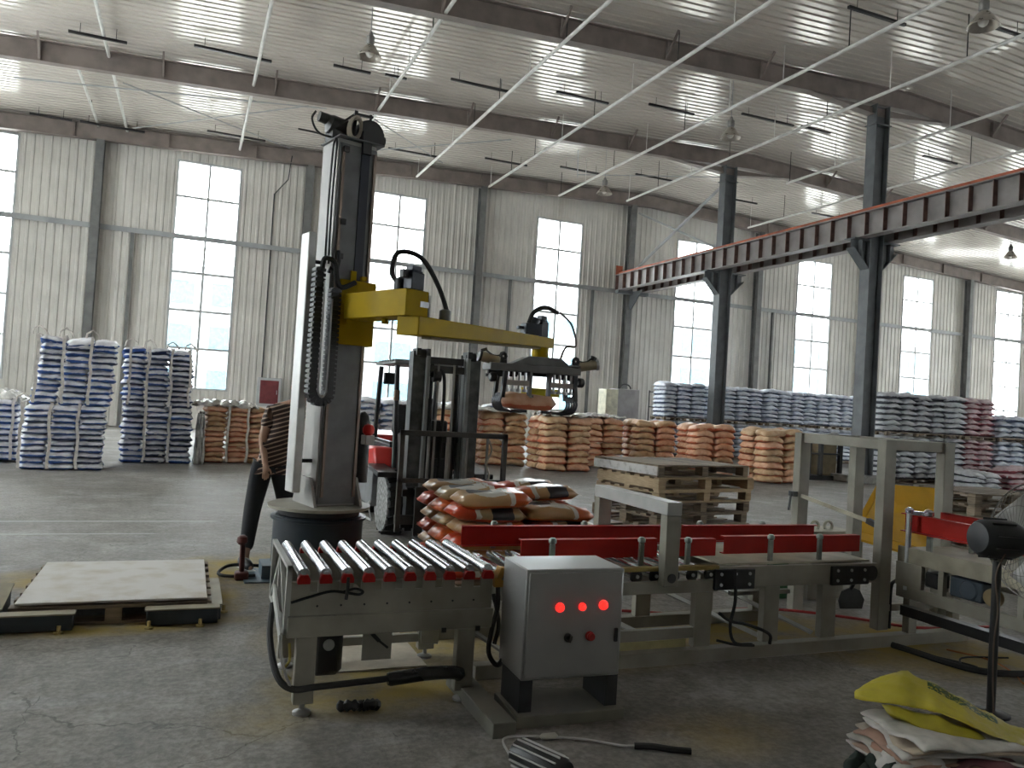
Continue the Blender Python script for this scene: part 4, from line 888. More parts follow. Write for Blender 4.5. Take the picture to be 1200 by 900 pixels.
for x in (2.33, 3.10):
    s = MB(); s.tube([(x, 9.28, .74), (x, 9.32, 1.1), (x+.0, 9.42, 1.98)], .032, 8); s.build('front_pillar', BLK, fk)
    s = MB(); s.tube([(x-.02, 10.35, 1.0), (x-.02, 10.2, 1.98)], .032, 8); s.build('rear_pillar', BLK, fk)
s = MB(); s.box(2.28, 3.15, 9.35, 10.4, 2.0, 2.03)
for k in range(7): s.box(2.3, 3.12, 9.45+.14*k, 9.49+.14*k, 2.03, 2.06)
s.build('overhead_guard', mat('guard_grey', (.20, .21, .21), .5), fk, bevel=.005)
s = MB(); s.tube([(2.3, 9.36, 1.0), (2.26, 10.3, 1.0)], .02, 6).box(2.28, 2.34, 9.36, 10.3, 1.02, 1.05); s.build('grab_rail', DRK, fk)
s = MB(); s.box(2.52, 2.92, 9.85, 10.25, .98, 1.10).box(2.52, 2.92, 10.22, 10.32, 1.1, 1.5); s.build('driver_seat', BLK, fk, bevel=.03)
s = MB(); s.cyl((2.72, 9.45, .9), (2.72, 9.62, 1.2), .03, 8); s.build('steering_column', BLK, fk)
s = MB(); s.tube(arc((2.72, 9.62, 1.2), .17, 0, 6.2832, 20, (1, 0, 0), (0, .5, .86))[:-1], .015, 6, closed=True); s.build('steering_wheel', BLK, fk)
s = MB(); s.box(2.38, 3.05, 9.2, 9.4, .6, 1.18); s.build('dashboard', BLK, fk, bevel=.03)
# mast: outer channels, inner channels, cross heads, lift cylinders, chains
for x, sg in ((2.42, 1), (3.03, -1)):
    s = MB(); s.box(x-.09, x+.09, 8.82, 8.84, .12, 2.13).box(x-.09*sg-.012, x-.09*sg+.012, 8.66, 8.84, .12, 2.13).box(x-.09, x+.09, 8.66, 8.69, .12, 2.13); s.build('outer_mast_channel', MASTF, fk, bevel=.004)
    s = MB(); s.box(x+.045*sg, x+.085*sg, 8.60, 8.80, .14, 2.09) if sg > 0 else s.box(x+.085*sg, x+.045*sg, 8.60, 8.80, .14, 2.09); s.build('inner_mast_channel', mat('inner_channel', (.17, .18, .175), .4, .3), fk, bevel=.004)
    s = MB(); s.cyl((x+.16*sg, 8.78, .2), (x+.16*sg, 8.78, 1.6), .035, 10).cyl((x+.16*sg, 8.78, 1.6), (x+.16*sg, 8.78, 2.02), .022, 10); s.build('lift_cylinder', DRK, fk)
    s = MB(); s.box(x+.21*sg-.012, x+.21*sg+.012, 8.68, 8.70, .5, 2.0); s.build('lift_chain', mat('chain_steel', (.25, .25, .24), .4, .7), fk)
    s = MB(); s.lathe((x+.02*sg, 8.70, 2.10), [(.02, -.06), (.06, -.055), (.06, .055), (.02, .06)], 14, (1, 0, 0)).box(x-.08, x-.03, 8.6, 8.8, 2.08, 2.16).box(x+.04, x+.08, 8.6, 8.8, 2.08, 2.16); s.build('mast_head', BLK, fk)
for q in ((2.33, 3.12, 8.74, 8.82, 2.00, 2.08), (2.45, 3.0, 8.70, 8.76, 1.9, 1.98), (2.36, 3.10, 8.78, 8.84, 1.1, 1.18), (2.36, 3.10, 8.78, 8.84, .3, .4)): MB().box(*q).build('mast_crosshead', DRK, fk, bevel=.004)
s = MB(); s.lathe((2.62, 8.72, 1.86), [(.02, -.05), (.07, -.045), (.07, .045), (.02, .05)], 14, (1, 0, 0)); s.build('hose_pulley', BLK, fk)
s = MB(); s.tube(spline([(2.70, 8.72, .6), (2.72, 8.71, 1.3), (2.71, 8.71, 1.85), (2.62, 8.71, 1.93), (2.55, 8.71, 1.85)]), .02, 7); s.build('hydraulic_hose', RUB, fk)
s = MB(); s.box(2.55, 2.82, 8.8, 9.0, .9, 1.35); s.build('tilt_valve', BLK, fk, bevel=.02)
s = MB(); s.box(2.15, 2.28, 9.3, 9.36, 1.74, 1.88); s.build('front_lamp', BLK, fk, bevel=.01)
s = MB(); s.box(2.29, 2.36, 9.32, 9.38, 1.55, 1.68); s.build('side_lamp', mat('amber_lamp', (.28, .19, .12), .4), fk, bevel=.01)
# carriage with load backrest, forks
s = MB(); s.box(2.17, 3.44, 8.44, 8.49, 1.18, 1.24).box(2.17, 2.225, 8.44, 8.49, .12, 1.24).box(3.385, 3.44, 8.44, 8.49, .12, 1.24).box(2.17, 3.44, 8.44, 8.49, .66, .71).box(2.17, 3.44, 8.46, 8.52, .2, .3); s.build('load_backrest', mat('backrest_dark', (.05, .045, .04), .5, .2), fk, bevel=.004)
for x in (2.5, 2.72, 2.95, 3.2):
    s = MB(); s.box(x-.012, x+.012, 8.455, 8.48, .71, 1.18); s.build('backrest_bar', mat('chain_steel', (.25, .25, .24)), fk)
s = MB(); s.box(2.25, 3.15, 8.52, 8.60, .15, .24).box(2.25, 3.15, 8.52, 8.6, .5, .58).box(2.3, 2.38, 8.52, 8.62, .12, .6).box(3.02, 3.1, 8.52, 8.62, .12, .6); s.build('fork_carriage', DRK, fk, bevel=.004)
for x in (2.42, 2.98):
    s = MB(); s.prism([(8.44, .62), (8.44, .05), (7.55, .03), (7.5, .045), (8.40, .09), (8.40, .62)], x-.05, x+.05, 'yz'); s.build('fork', DRK, fk)
s = MB(); s.tube(spline([(3.2, 8.5, 1.22), (3.26, 8.48, 1.05), (3.2, 8.46, .9), (3.24, 8.46, .75), (3.2, 8.46, .66)]), .012, 6); s.build('looped_chain', mat('pale_chain', (.34, .31, .24), .5, .3), fk)
# ================================================================ ROLLER CONVEYOR
rc = thing('roller_conveyor', 'short steel roller conveyor with red end blocks in front of the robot base', 'conveyor', (1.05, 4.35, 0))
NR = 10; RXS = [.585 + .108*i for i in range(NR)]
def apron(y0, y1):
    pts = [(.53, .49), (.53, .655)]
    for i in range(NR-1):
        a, b = RXS[i]+.034, RXS[i+1]-.034
        pts += [(a, .655), (a, .605), (b, .605), (b, .655)]
    pts += [(1.59, .655), (1.59, .49)]
    return MB().prism(pts, y0, y1)
apron(4.0, 4.012).build('front_apron', BEIGE, rc, smooth=0)
apron(4.738, 4.75).build('rear_apron', BEIGE, rc, smooth=0)
MB().box(.52, 1.60, 3.985, 4.05, .385, .49).build('front_beam', BEIGE, rc, bevel=.004)
MB().box(.52, 1.60, 4.70, 4.765, .385, .49).build('rear_beam', BEIGE, rc, bevel=.004)
MB().box(1.53, 1.59, 4.05, 4.70, .40, .47).build('end_beam', BEIGE, rc, bevel=.004)
MB().box(.9, 1.0, 4.05, 4.70, .40, .47).build('cross_beam', BEIGE, rc, bevel=.004)
for x in RXS:
    MB().lathe((x, 3.985, .695), [(.012, -.0), (.012, .012), (.0295, .012), (.0295, .76), (.012, .76), (.012, .775)], 18, (0, 1, 0)).build('roller', CHROME, rc)
    for y in (3.975, 4.735):
        MB().prism([(x-.031, .650), (x+.031, .650), (x+.031, .672), (x+.020, .694), (x-.020, .694), (x-.031, .672)], y, y+.034).build('end_block', REDB, rc, bevel=.002)
for i in range(8):
    MB().cyl((.66+.118*i, 3.998, .535), (.66+.118*i, 4.0, .535), .006, 6).build('bolt_head', DRK, rc)
for (x, y) in ((.62, 4.02), (1.455, 4.02), (.62, 4.73), (1.455, 4.73)):
    l = MB().box(x-.05, x+.05, y-.03, y+.03, .055, .385).build('leg', BEIGE, rc, bevel=.004)
    MB().lathe((x, y, 0), [(.045, 0), (.045, .012), (.02, .022), (.013, .024), (.013, .06)], 14).build('levelling_foot', ALU, l)
MB().box(.62, 1.455, 4.715, 4.745, .10, .15).build('low_rail', BEIGE, rc, bevel=.003)
s = MB(); s.bar((1.27, 4.05, .40), (1.47, 4.68, .10), .10, .01); s.build('diagonal_brace', BEIGEL, rc)
# end frame with gussets
s = MB(); s.box(.505, .53, 4.0, 4.03, .40, .735).box(.505, .53, 4.72, 4.75, .40, .735).bar((.518, 4.0, .725), (.518, 4.75, .725), .025, .02).bar((.518, 4.0, .41), (.518, 4.75, .41), .025, .02); s.build('end_frame', BEIGEL, rc)
s = MB(); s.bar((.518, 4.03, .42), (.518, 4.36, .71), .02, .025).bar((.518, 4.72, .42), (.518, 4.38, .71), .02, .025).box(.505, .53, 4.355, 4.385, .40, .72); s.build('gusset', BEIGEL, rc)
s = MB(); s.bar((.495, 4.0, .38), (.495, 4.42, .52), .012, .07); s.build('loose_end_plate', mat('white_enamel', (.55, .55, .53), .4), rc)
s = MB(); s.box(.69, .85, 4.22, 4.40, .10, .385); m_ = s.build('gear_motor', BLK, rc, bevel=.03)
s = MB(); s.lathe((.77, 4.219, .27), [(.022, 0), (.03, .0), (.03, -.006), (.022, -.006)], 16, (0, 1, 0)); s.build('shaft_ring', ALU, m_)
MB().box(.915, 1.07, 4.07, 4.08, .225, .385).build('hanging_plate', BEIGE, rc)
s = MB(); s.bar((.96, 4.065, .365), (1.0, 4.065, .325), .02, .02).bar((1.0, 4.065, .325), (1.05, 4.065, .285), .006, .012); s.build('tilt_sensor', BLK, rc)
MB().box(1.31, 1.335, 3.975, 3.985, .375, .40).build('cap_screw', BLK, rc); MB().box(1.50, 1.525, 3.975, 3.985, .375, .40).build('cap_screw', BLK, rc)
s = MB(); s.prism([(1.60, .655), (1.66, .655), (1.69, .70), (1.62, .712)], 3.96, 4.02).box(1.60, 1.72, 3.99, 4.02, .60, .655); s.build('transfer_block', mat('ochre_block', (.38, .20, .03), .5), rc)
MB().cyl((1.66, 3.985, .66), (1.66, 3.955, .66), .028, 12).build('drive_knob', BLK, rc)
s = MB(); s.tube(spline([(.53, 3.985, .56), (.62, 3.985, .585), (.72, 3.98, .61), (.80, 3.98, .60), (.86, 3.98, .59), (.88, 3.98, .605), (.84, 3.98, .62), (.78, 3.98, .605)]), .007, 5).tube(spline([(.8, 3.975, .68), (.8, 3.97, .63), (.795, 3.97, .57)]), .009, 5)
tag(s.build('tied_cable', RUB), 'thin black cable tied along the roller conveyor apron', 'cable')
tag(MB().box(.75, 1.42, 4.55, 5.25, .002, .01).build('light_patch_sheet', mat('pale_light_patch', (.50, .45, .36), .8), smooth=0), 'thin pale sheet standing in for a light patch on the floor behind the roller conveyor', 'light patch')  # added sheet: its pale colour stands in for a light patch of floor
# black conduit hanging along the conveyor foot
s = MB(); s.tube(spline([(.50, 4.50, .42), (.47, 4.25, .32), (.49, 4.02, .20), (.56, 3.965, .145), (.68, 3.955, .15), (.95, 3.955, .16), (1.05, 3.955, .165)], 6), .017, 8)
cd = s.build('cable_conduit', RUB); tag(cd, 'black cable conduit slung low along the legs of the roller conveyor', 'cable')
s = MB(); s.tube(spline([(1.03, 3.955, .16), (1.10, 3.955, .165), (1.25, 3.955, .175), (1.38, 3.955, .17), (1.44, 3.945, .15)], 5), [.03]+[.036]*18+[.03, .012], 10); s.build('thick_sleeve', mat('glossy_black_sleeve', (.008, .009, .01), .25), cd)
s = MB(); s.tube(spline([(.49, 4.0, .40), (.50, 3.98, .30), (.53, 3.97, .20), (.55, 3.965, .16)]), .008, 5); s.build('white_strand', BEIGEL, cd)
s = MB(); s.tube(spline([(.545, 4.06, .34), (.55, 4.05, .26), (.52, 4.02, .22), (.555, 4.0, .18)]), .007, 5); s.build('yellow_strand', mat('yellow_strand', (.4, .33, .08), .6), cd)
s = MB(); s.tube(spline([(.80, 4.02, .02), (.86, 3.98, .035), (.92, 4.0, .02), (.95, 3.96, .04), (1.0, 3.99, .02)]), [.02, .028, .03, .024]*8+[.02], 7)
tag(s.build('plastic_scrap', BLK), 'crumpled black plastic scrap on the floor under the roller conveyor', 'scrap')

# ================================================================ POWERED BELT LINE (along x)
bc = thing('belt_conveyor', 'beige-grey belt conveyor line running behind the control box towards the frame', 'conveyor', (3.2, 4.7, 0))
for y in (4.33, 5.10):
    s = MB(); s.box(1.72, 3.32, y-.02, y+.02, .44, .52); s.build('side_beam', BEIGE, bc, bevel=.004)
    s = MB(); s.box(3.32, 4.72, y-.02, y+.02, .46, .60); s.build('side_plate', BEIGE, bc, bevel=.004)
    s = MB(); s.box(1.72, 3.32, y-.022, y+.022, .585, .612); s.build('top_strip', mat('ochre_strip', (.34, .25, .08), .6), bc, bevel=.002)
s = MB()
for x in [1.85+.14*k for k in range(11)]: pass
for k in range(11):
    x = 1.85+.14*k
    MB().cyl((x, 4.34, .56), (x, 5.09, .56), .028, 14).build('roller', CHROME, bc)
    b_ = MB().box(x-.045, x+.045, 4.305, 4.33, .525, .588).build('bearing_block', BLK, bc, bevel=.012)
    MB().cyl((x, 4.306, .556), (x, 4.298, .556), .012, 8).build('shaft_end', ALU, b_)
s = MB(); s.box(3.36, 4.70, 4.37, 5.07, .60, .612); s.build('belt', mat('pale_dusty_belt', (.42, .40, .30), .6), bc)
for x0, x1 in ((3.27, 3.60), (4.27, 4.62)):
    p_ = MB().box(x0, x1, 4.285, 4.31, .455, .59).build('drive_plate', BLK, bc, bevel=.006)
    for k in range(6):
        x = x0+.05+(x1-x0-.1)*(k % 3)/2; z = .49 if k < 3 else .56
        MB().cyl((x, 4.285, z), (x, 4.277, z), .011, 6).build('plate_bolt', ALU, p_)
MB().cyl((4.66, 4.30, .53), (4.66, 5.1, .53), .055, 16).build('end_drum', DRK, bc)
for x in (2.42, 3.22, 3.78, 4.29):
    for y in (4.35, 5.08):
        MB().box(x-.065, x+.065, y-.03, y+.03, .08, .46).build('leg', BEIGE, bc, bevel=.004)
MB().box(1.62, 5.62, 4.26, 4.34, 0, .085).build('floor_beam', BEIGE, bc, bevel=.004)
MB().box(1.62, 4.4, 5.04, 5.12, 0, .085).build('floor_beam', BEIGE, bc, bevel=.004)
s = MB(); s.box(2.2, 3.22, 4.33, 4.37, .14, .21); s.build('lower_rail', BEIGE, bc, bevel=.003)
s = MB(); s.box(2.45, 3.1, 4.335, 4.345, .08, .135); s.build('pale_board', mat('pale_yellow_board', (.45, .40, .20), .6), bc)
for x0, x1 in ((2.46, 2.95), (3.3, 3.78), (3.84, 4.24)):
    s = MB(); s.bar((x0, 5.02, .30), (x1, 4.42, .09), .08, .01); s.build('diagonal_brace', BEIGEL, bc)
for x in (3.78,): MB().box(x-.04, x+.5, 4.7, 4.74, .30, .33).build('mid_brace', BEIGE, bc)
# red guide rails on stanchions
def rail(x0, x1, y, z0, z1, label, face, posts):
    t = thing('guide_rail', label, 'guide rail', (x0, y, z0))
    f = .045*face
    s = MB(); s.box(x0, x1, y-.004, y+.004, z0, z1).box(x0, x1, min(y, y+f), max(y, y+f), z1-.006, z1).box(x0, x1, min(y, y+f), max(y, y+f), z0, z0+.006); s.build('rail_channel', REDR, t)
    for px in posts:
        s = MB(); s.box(px-.017, px+.017, y-face*.05-.012, y-face*.05+.012, .60, z1-.02); st = s.build('stanchion', STAN, t, bevel=.003)
        s = MB(); s.lathe((px, y-face*.05, z1-.02), [(.012, 0), (.024, .008), (.026, .025), (.016, .04)], 12); s.build('clamp_knob', STAN, st)
rail(1.95, 2.93, 4.47, .645, .765, 'long red guide rail on the near side, in front of the control box end', 1, [2.14, 2.78])
rail(3.03, 3.40, 4.47, .645, .76, 'short red guide rail just after the grey arch, near side', 1, [3.14])
rail(3.47, 4.70, 4.47, .655, .775, 'longest near-side red guide rail, ending by the square frame', 1, [3.83, 4.27])
rail(1.75, 3.33, 5.02, .63, .765, 'red guide rail on the far side, beside the printed sacks', -1, [2.0, 2.7])
rail(3.50, 4.78, 5.02, .64, .765, 'red guide rail on the far side, in front of the pallet stack', -1, [3.7, 4.3])
# grey arch over the belt
t = thing('conveyor_arch', 'grey square arch spanning the belt behind the control box', 'arch', (2.9, 4.72, 0))
MB().box(2.847, 2.953, 4.242, 4.318, .5, .95).build('near_post', BEIGE, t, bevel=.004)
MB().box(2.847, 2.953, 5.132, 5.208, .5, .95).build('far_post', BEIGE, t, bevel=.004)
MB().box(2.845, 2.955, 4.24, 5.21, .95, 1.035).build('top_beam', BEIGEL, t, bevel=.004)
MB().lathe((2.9, 4.238, .555), [(.02, 0), (.03, 0), (.03, -.006), (.02, -.006)], 14, (0, 1, 0)).build('ring_bolt', BLK, t)
# square frame at the end of the belt
t = thing('sensor_frame', 'tall square-tube frame standing at the end of the belt line', 'frame', (5.2, 4.85, 0))
for x, y, z0 in ((4.88, 4.42, .085), (4.88, 5.30, 0), (5.5, 5.30, 0), (5.47, 4.40, .085)): MB().box(x-.055, x+.055, y-.04, y+.04, z0, 1.5).build('frame_post', BEIGE, t, bevel=.004)
for (a, b) in (((4.88, 4.46), (4.88, 5.26)), ((5.5, 4.46), (5.5, 5.26))): MB().bar((*a, 1.46), (*b, 1.46), .06, .08).build('top_bar', BEIGE, t, bevel=.004)
for (a, b) in (((4.935, 4.42), (5.42, 4.41)), ((4.935, 5.30), (5.445, 5.30))): MB().bar((*a, 1.46), (*b, 1.46), .06, .08).build('top_bar', BEIGE, t, bevel=.004)
MB().bar((4.86, 5.28, .97), (4.86, 4.48, .86), .02, .03).build('mid_bar', mat('pale_bar', (.40, .37, .28), .5), t)
MB().bar((4.86, 4.55, .87), (4.86, 4.42, .84), .04, .04).build('photo_sensor', BLK, t)
s = MB(); s.box(4.78, 4.84, 5.27, 5.33, .96, 1.0); s.bar((4.78, 5.30, .98), (4.76, 5.30, .84), .012, .012); s.build('photo_sensor', BLK, t)
MB().box(4.93, 5.42, 4.39, 4.43, .22, .27).build('low_bar', BEIGE, t)
MB().tube(spline([(4.96, 4.40, .09), (4.96, 4.40, .38), (5.0, 4.40, .44), (5.1, 4.40, .45), (5.42, 4.40, .43)]), .014, 6).build('bent_cable', RUB, t)
# bag closing conveyor towards the right-hand side
cc = thing('closing_conveyor', 'beige side-plated conveyor leading from the square frame past the fan', 'conveyor', (5.25, 3.6, 0))
MB().box(4.99, 5.01, 2.6, 4.38, .60, .715).box(5.01, 5.55, 2.6, 4.38, .66, .70).box(5.55, 5.57, 2.6, 4.38, .45, .715).build('upper_body', mat('dusty_beige', (.30, .275, .205), .6), cc, bevel=.003)
MB().box(4.99, 5.02, 2.6, 4.38, .34, .43).build('lower_side', BEIGE, cc, bevel=.003)
for q in ((4.16, 4.38), (3.98, 4.02), (3.40, 3.44)): MB().box(4.98, 5.02, *q, .43, .60).build('side_web', BEIGE, cc)
s = MB(); s.box(5.0, 5.12, 4.03, 4.15, .46, .57); s.build('drive_box', BLK, cc, bevel=.012)
s = MB(); s.cyl((5.02, 3.82, .51), (5.2, 3.82, .51), .07, 16).box(5.03, 5.2, 3.72, 3.97, .44, .58); mo = s.build('drive_motor', mat('motor_grey_blue', (.05, .07, .09), .5), cc, bevel=.01)
s = MB(); s.lathe((4.995, 3.62, .51), [(.03, -.02), (.055, -.02), (.06, 0), (.06, .03), (.03, .03)], 18, (1, 0, 0)); s.build('chain_wheel', mat('worn_brass', (.36, .28, .16), .4, .6), cc)
for y in (4.3, 3.0):
    for x in (5.05, 5.5): MB().box(x-.04, x+.04, y-.03, y+.03, 0, .36).build('leg', BEIGE, cc, bevel=.003)
MB().box(4.95, 5.03, 2.7, 4.3, .22, .29).build('dark_rail', BLK, cc)
s = MB(); s.cyl((5.0, 4.30, .40), (5.0, 4.30, .97), .02, 10); st = s.build('sensor_post', ALU, cc)
s = MB(); s.lathe((5.0, 4.30, .96), [(.015, 0), (.03, .01), (.03, .035), (.012, .05)], 12).bar((5.0, 4.30, .97), (5.07, 4.22, .97), .03, .03).lathe((5.08, 4.2, .95), [(.02, 0), (.035, .01), (.035, .04), (.015, .055)], 12); s.build('clamp_head', CHROME, st)
rl = thing('guide_rail', 'red guide rail at the square frame, on the side facing the camera', 'guide rail', (5.08, 4.1, .8))
MB().box(5.076, 5.084, 3.35, 4.40, .82, .955).box(5.03, 5.084, 3.35, 4.40, .948, .955).box(5.03, 5.084, 3.35, 4.4, .82, .827).build('rail_channel', REDR, rl)
for y in (3.5, 4.2): MB().box(5.09, 5.11, y-.02, y+.02, .70, .9).build('stanchion', STAN, rl)
rl = thing('guide_rail', 'red guide rail beyond the fan pole, on the chute side', 'guide rail', (5.4, 4.0, .8))
MB().box(5.396, 5.404, 3.3, 4.36, .84, .965).box(5.396, 5.44, 3.3, 4.36, .958, .965).build('rail_channel', REDR, rl)
for y in (3.5, 4.1): MB().box(5.405, 5.425, y-.02, y+.02, .70, .9).build('stanchion', STAN, rl)
# yellow tipping chute behind the frame
t = thing('tipping_chute', 'broad yellow sheet-steel chute tilted behind the square frame', 'chute', (6.5, 5.9, 0))
vs = [(5.86, 5.6, .60), (6.72, 5.6, .42), (7.46, 5.95, .97), (6.53, 5.95, 1.01)]
nrm = (Vector(vs[1])-Vector(vs[0])).cross(Vector(vs[3])-Vector(vs[0])).normalized()*.015
def slab(q, m, name, par, th=nrm):
    s = MB(); v = [Vector(p)-th for p in q]+[Vector(p)+th for p in q]
    return s.add(v, [(0, 1, 2, 3), (7, 6, 5, 4), (0, 4, 5, 1), (1, 5, 6, 2), (2, 6, 7, 3), (3, 7, 4, 0)]).build(name, m, par)
slab(vs, YELP, 'chute_sheet', t)
slab([(5.86, 5.6, .60), (5.84, 5.62, .64), (6.51, 5.97, 1.05), (6.53, 5.95, 1.01)], YELP, 'side_lip', t, Vector((.012, 0, 0)))
slab([(6.72, 5.6, .42), (6.4, 5.5, .40), (5.75, 5.5, .55), (5.86, 5.6, .60)], YELP, 'lower_lip', t, Vector((0, 0, .01)))
for x, y, z in ((5.95, 5.65, .58), (6.65, 5.66, .44), (6.5, 5.92, .95), (7.15, 5.92, .92)): MB().cyl((x, y, 0), (x, y, z), .025, 8).build('support_leg', BEIGE, t)

# ================================================================ CONTROL BOX
t = thing('control_box', 'brushed steel control cabinet with three lit red lamps on its door', 'control box', (1.93, 3.75, 0))
BX = Matrix.Translation((1.90, 3.74, 0)) @ Matrix.Rotation(R(-2), 4, 'Z')
MB().box(-.275, .275, -.13, .205, .22, .775, BX).build('cabinet', BOXM, t, bevel=.006)
dr = MB().box(-.262, .262, -.142, -.131, .235, .76, BX).build('door', BOXM, t, bevel=.004)
for dx, dz, r in ((-.09, .585, .019), (.035, .585, .016), (.155, .59, .020)):
    MB().lathe(BX @ Vector((dx, -.142, dz)), [(r*1.25, 0), (r*1.25, .006), (r, .008), (r, .018), (r*.5, .024)], 16, BX.to_3x3() @ Vector((0, -1, 0))).build('signal_lamp', LEDR, dr)
sw = MB().lathe(BX @ Vector((-.035, -.142, .43)), [(.022, 0), (.022, .008), (.014, .01), (.014, .025)], 14, (0, -1, 0)).bar(BX @ Vector((-.04, -.17, .415)), BX @ Vector((-.03, -.17, .447)), .01, .016).build('selector_switch', BLK, dr)
MB().lathe(BX @ Vector((.085, -.142, .435)), [(.024, 0), (.024, .008), (.018, .01), (.022, .022), (.018, .03)], 16, (0, -1, 0)).build('stop_button', REDD, dr)
MB().box(.225, .245, -.155, -.142, .40, .47, BX).build('door_lock', DRK, dr, bevel=.003)
for x in (-.24, .24): MB().box(x-.035, x+.035, -.12, .14, .06, .22, BX).build('stand_leg', DRK, t)
MB().box(-.30, .30, -.17, .17, 0, .06, BX).build('stand_base', mat('olive_base', (.16, .155, .125), .5), t, bevel=.004)
MB().box(1.44, 1.56, 3.50, 4.24, .0, .075).build('base_channel', mat('olive_base', (.16, .155, .125)), t, bevel=.004)
s = MB(); s.tube(spline([(1.63, 4.02, .62), (1.62, 3.98, .50), (1.60, 3.99, .38), (1.58, 3.97, .26), (1.62, 3.93, .2), (1.66, 3.9, .28)]), .014, 6).tube(spline([(1.62, 4.05, .55), (1.64, 4.0, .40), (1.61, 3.97, .3)]), .012, 6)
tag(s.build('cable_bundle', RUB), 'black cable bundle hanging between roller conveyor and control box', 'cable')
s = MB(); s.bar((1.50, 4.06, .36), (1.72, 3.95, .22), .05, .012); tag(s.build('steel_strip', BEIGEL), 'pale steel strip slanting between conveyor leg and control box', 'strip')

# ================================================================ CABLES, HOSES, BUCKET, SHOVEL
def cable(name, label, pts, r, m, cat='cable'): return tag(MB().tube(spline(pts, 6), r, 7).build(name, m), label, cat)
cable('hanging_cable', 'black cable hanging from the drive plate of the belt line', [(3.40, 4.25, .60), (3.39, 4.22, .40), (3.36, 4.22, .24), (3.42, 4.24, .12), (3.56, 4.24, .10)], .011, RUB)
cable('hanging_cable', 'black cable arched between two legs of the belt line', [(3.28, 4.24, .32), (3.36, 4.22, .27), (3.5, 4.22, .24), (3.68, 4.22, .17), (3.70, 4.23, .10)], .011, RUB)
cable('hanging_cable', 'black cable lying low along the floor beam of the belt line', [(3.26, 4.22, .15), (3.40, 4.20, .12), (3.56, 4.22, .10)], .009, RUB)
cable('floor_hose', 'thin red hose snaking on the floor under the belt line', [(2.6, 5.3, .01), (3.1, 5.5, .01), (3.5, 5.38, .01), (3.9, 5.2, .01), (4.3, 5.35, .01), (4.75, 5.25, .01), (5.2, 4.9, .01), (5.5, 4.6, .01), (6.2, 4.5, .01)], .011, mat('red_hose', (.32, .02, .02), .5), 'hose')
cable('floor_cable', 'thick black cable curving on the dusty floor behind the fan pole', [(4.8, 4.22, .03), (4.83, 4.05, .03), (4.86, 3.80, .03), (4.95, 3.62, .03), (5.2, 3.52, .03), (5.7, 3.5, .03)], .022, RUB)
cable('floor_cable', 'thin orange wire loosely curled near the fan pole', [(5.2, 4.1, .01), (5.3, 3.85, .01), (5.2, 3.6, .01), (5.05, 3.4, .01), (5.3, 3.3, .01), (5.6, 3.45, .01)], .006, mat('orange_wire', (.45, .15, .04), .5))
cable('floor_cable', 'thin dark wire beside the thick cable near the fan', [(4.95, 4.0, .01), (5.05, 3.75, .01), (4.9, 3.7, .01), (5.1, 3.9, .02), (5.5, 3.85, .01)], .006, RUB)
cable('air_hose', 'black air hose looping on the floor beside the worker', [(.95, 7.2, .03), (.6, 7.25, .05), (.42, 7.25, .05), (.33, 7.1, .02), (.42, 6.98, .02), (.62, 6.98, .02)], .014, RUB, 'hose')
t = thing('hand_tool', 'dark red long-handled tool standing on the floor by the shoe of the worker', 'tool', (.50, 6.93, 0))
MB().box(.45, .56, 6.88, 6.98, .0, .07).build('tool_foot', mat('dark_red_tool', (.09, .015, .012), .5), t, bevel=.012)
MB().cyl((.505, 6.93, .06), (.50, 6.95, .30), .022, 10).build('tool_shaft', mat('dark_red_tool', (.09, .015, .012)), t)
MB().lathe((.495, 6.95, .29), [(.03, 0), (.045, .02), (.04, .06), (.02, .075)], 12).build('tool_head', mat('dark_red_tool', (.09, .015, .012)), t)
t = thing('shovel', 'black shovel hanging blade-down at the end of the belt line', 'shovel', (4.9, 4.72, .14))
MB().cyl((4.9, 4.66, .42), (4.9, 4.72, .31), .016, 8).build('handle', BLK, t)
s = MB(); s.prism([(4.80, .16), (5.02, .15), (5.04, .22), (4.99, .295), (4.93, .315), (4.87, .315), (4.81, .295), (4.78, .22)], 4.715, 4.727); s.build('blade', DRK, t)
t = thing('green_bucket', 'dark green plastic bucket standing behind the belt line legs', 'bucket', (5.05, 5.75, 0))
MB().lathe((5.05, 5.75, 0), [(.12, 0), (.15, .28), (.165, .285), (.165, .30), (.145, .30), (.115, .02)], 22).build('bucket_body', mat('green_plastic', (.02, .10, .03), .4), t)
MB().tube(arc((5.05, 5.75, .28), .155, 0, math.pi, 12, (1, 0, 0), (0, -.5, .86)), .005, 5).build('bail_handle', ALU, t)
t = thing('switch_cable', 'pale cord with an inline switch lying on the floor in front', 'cord', (1.8, 3.4, 0))
MB().tube(spline([(1.44, 3.28, .02), (1.46, 3.42, .03), (1.55, 3.47, .02), (1.70, 3.44, .012), (1.85, 3.38, .012), (2.0, 3.27, .012), (2.06, 3.24, .015)]), .006, 5).build('cord', BEIGEL, t)
MB().box(1.66, 1.75, 3.42, 3.455, .003, .03).build('inline_switch', mat('pale_switch', (.45, .43, .36), .5), t, bevel=.01)
MB().tube(spline([(2.06, 3.24, .015), (2.14, 3.20, .02), (2.21, 3.15, .02), (2.29, 3.11, .02)]), .016, 8).build('black_plug', BLK, t)
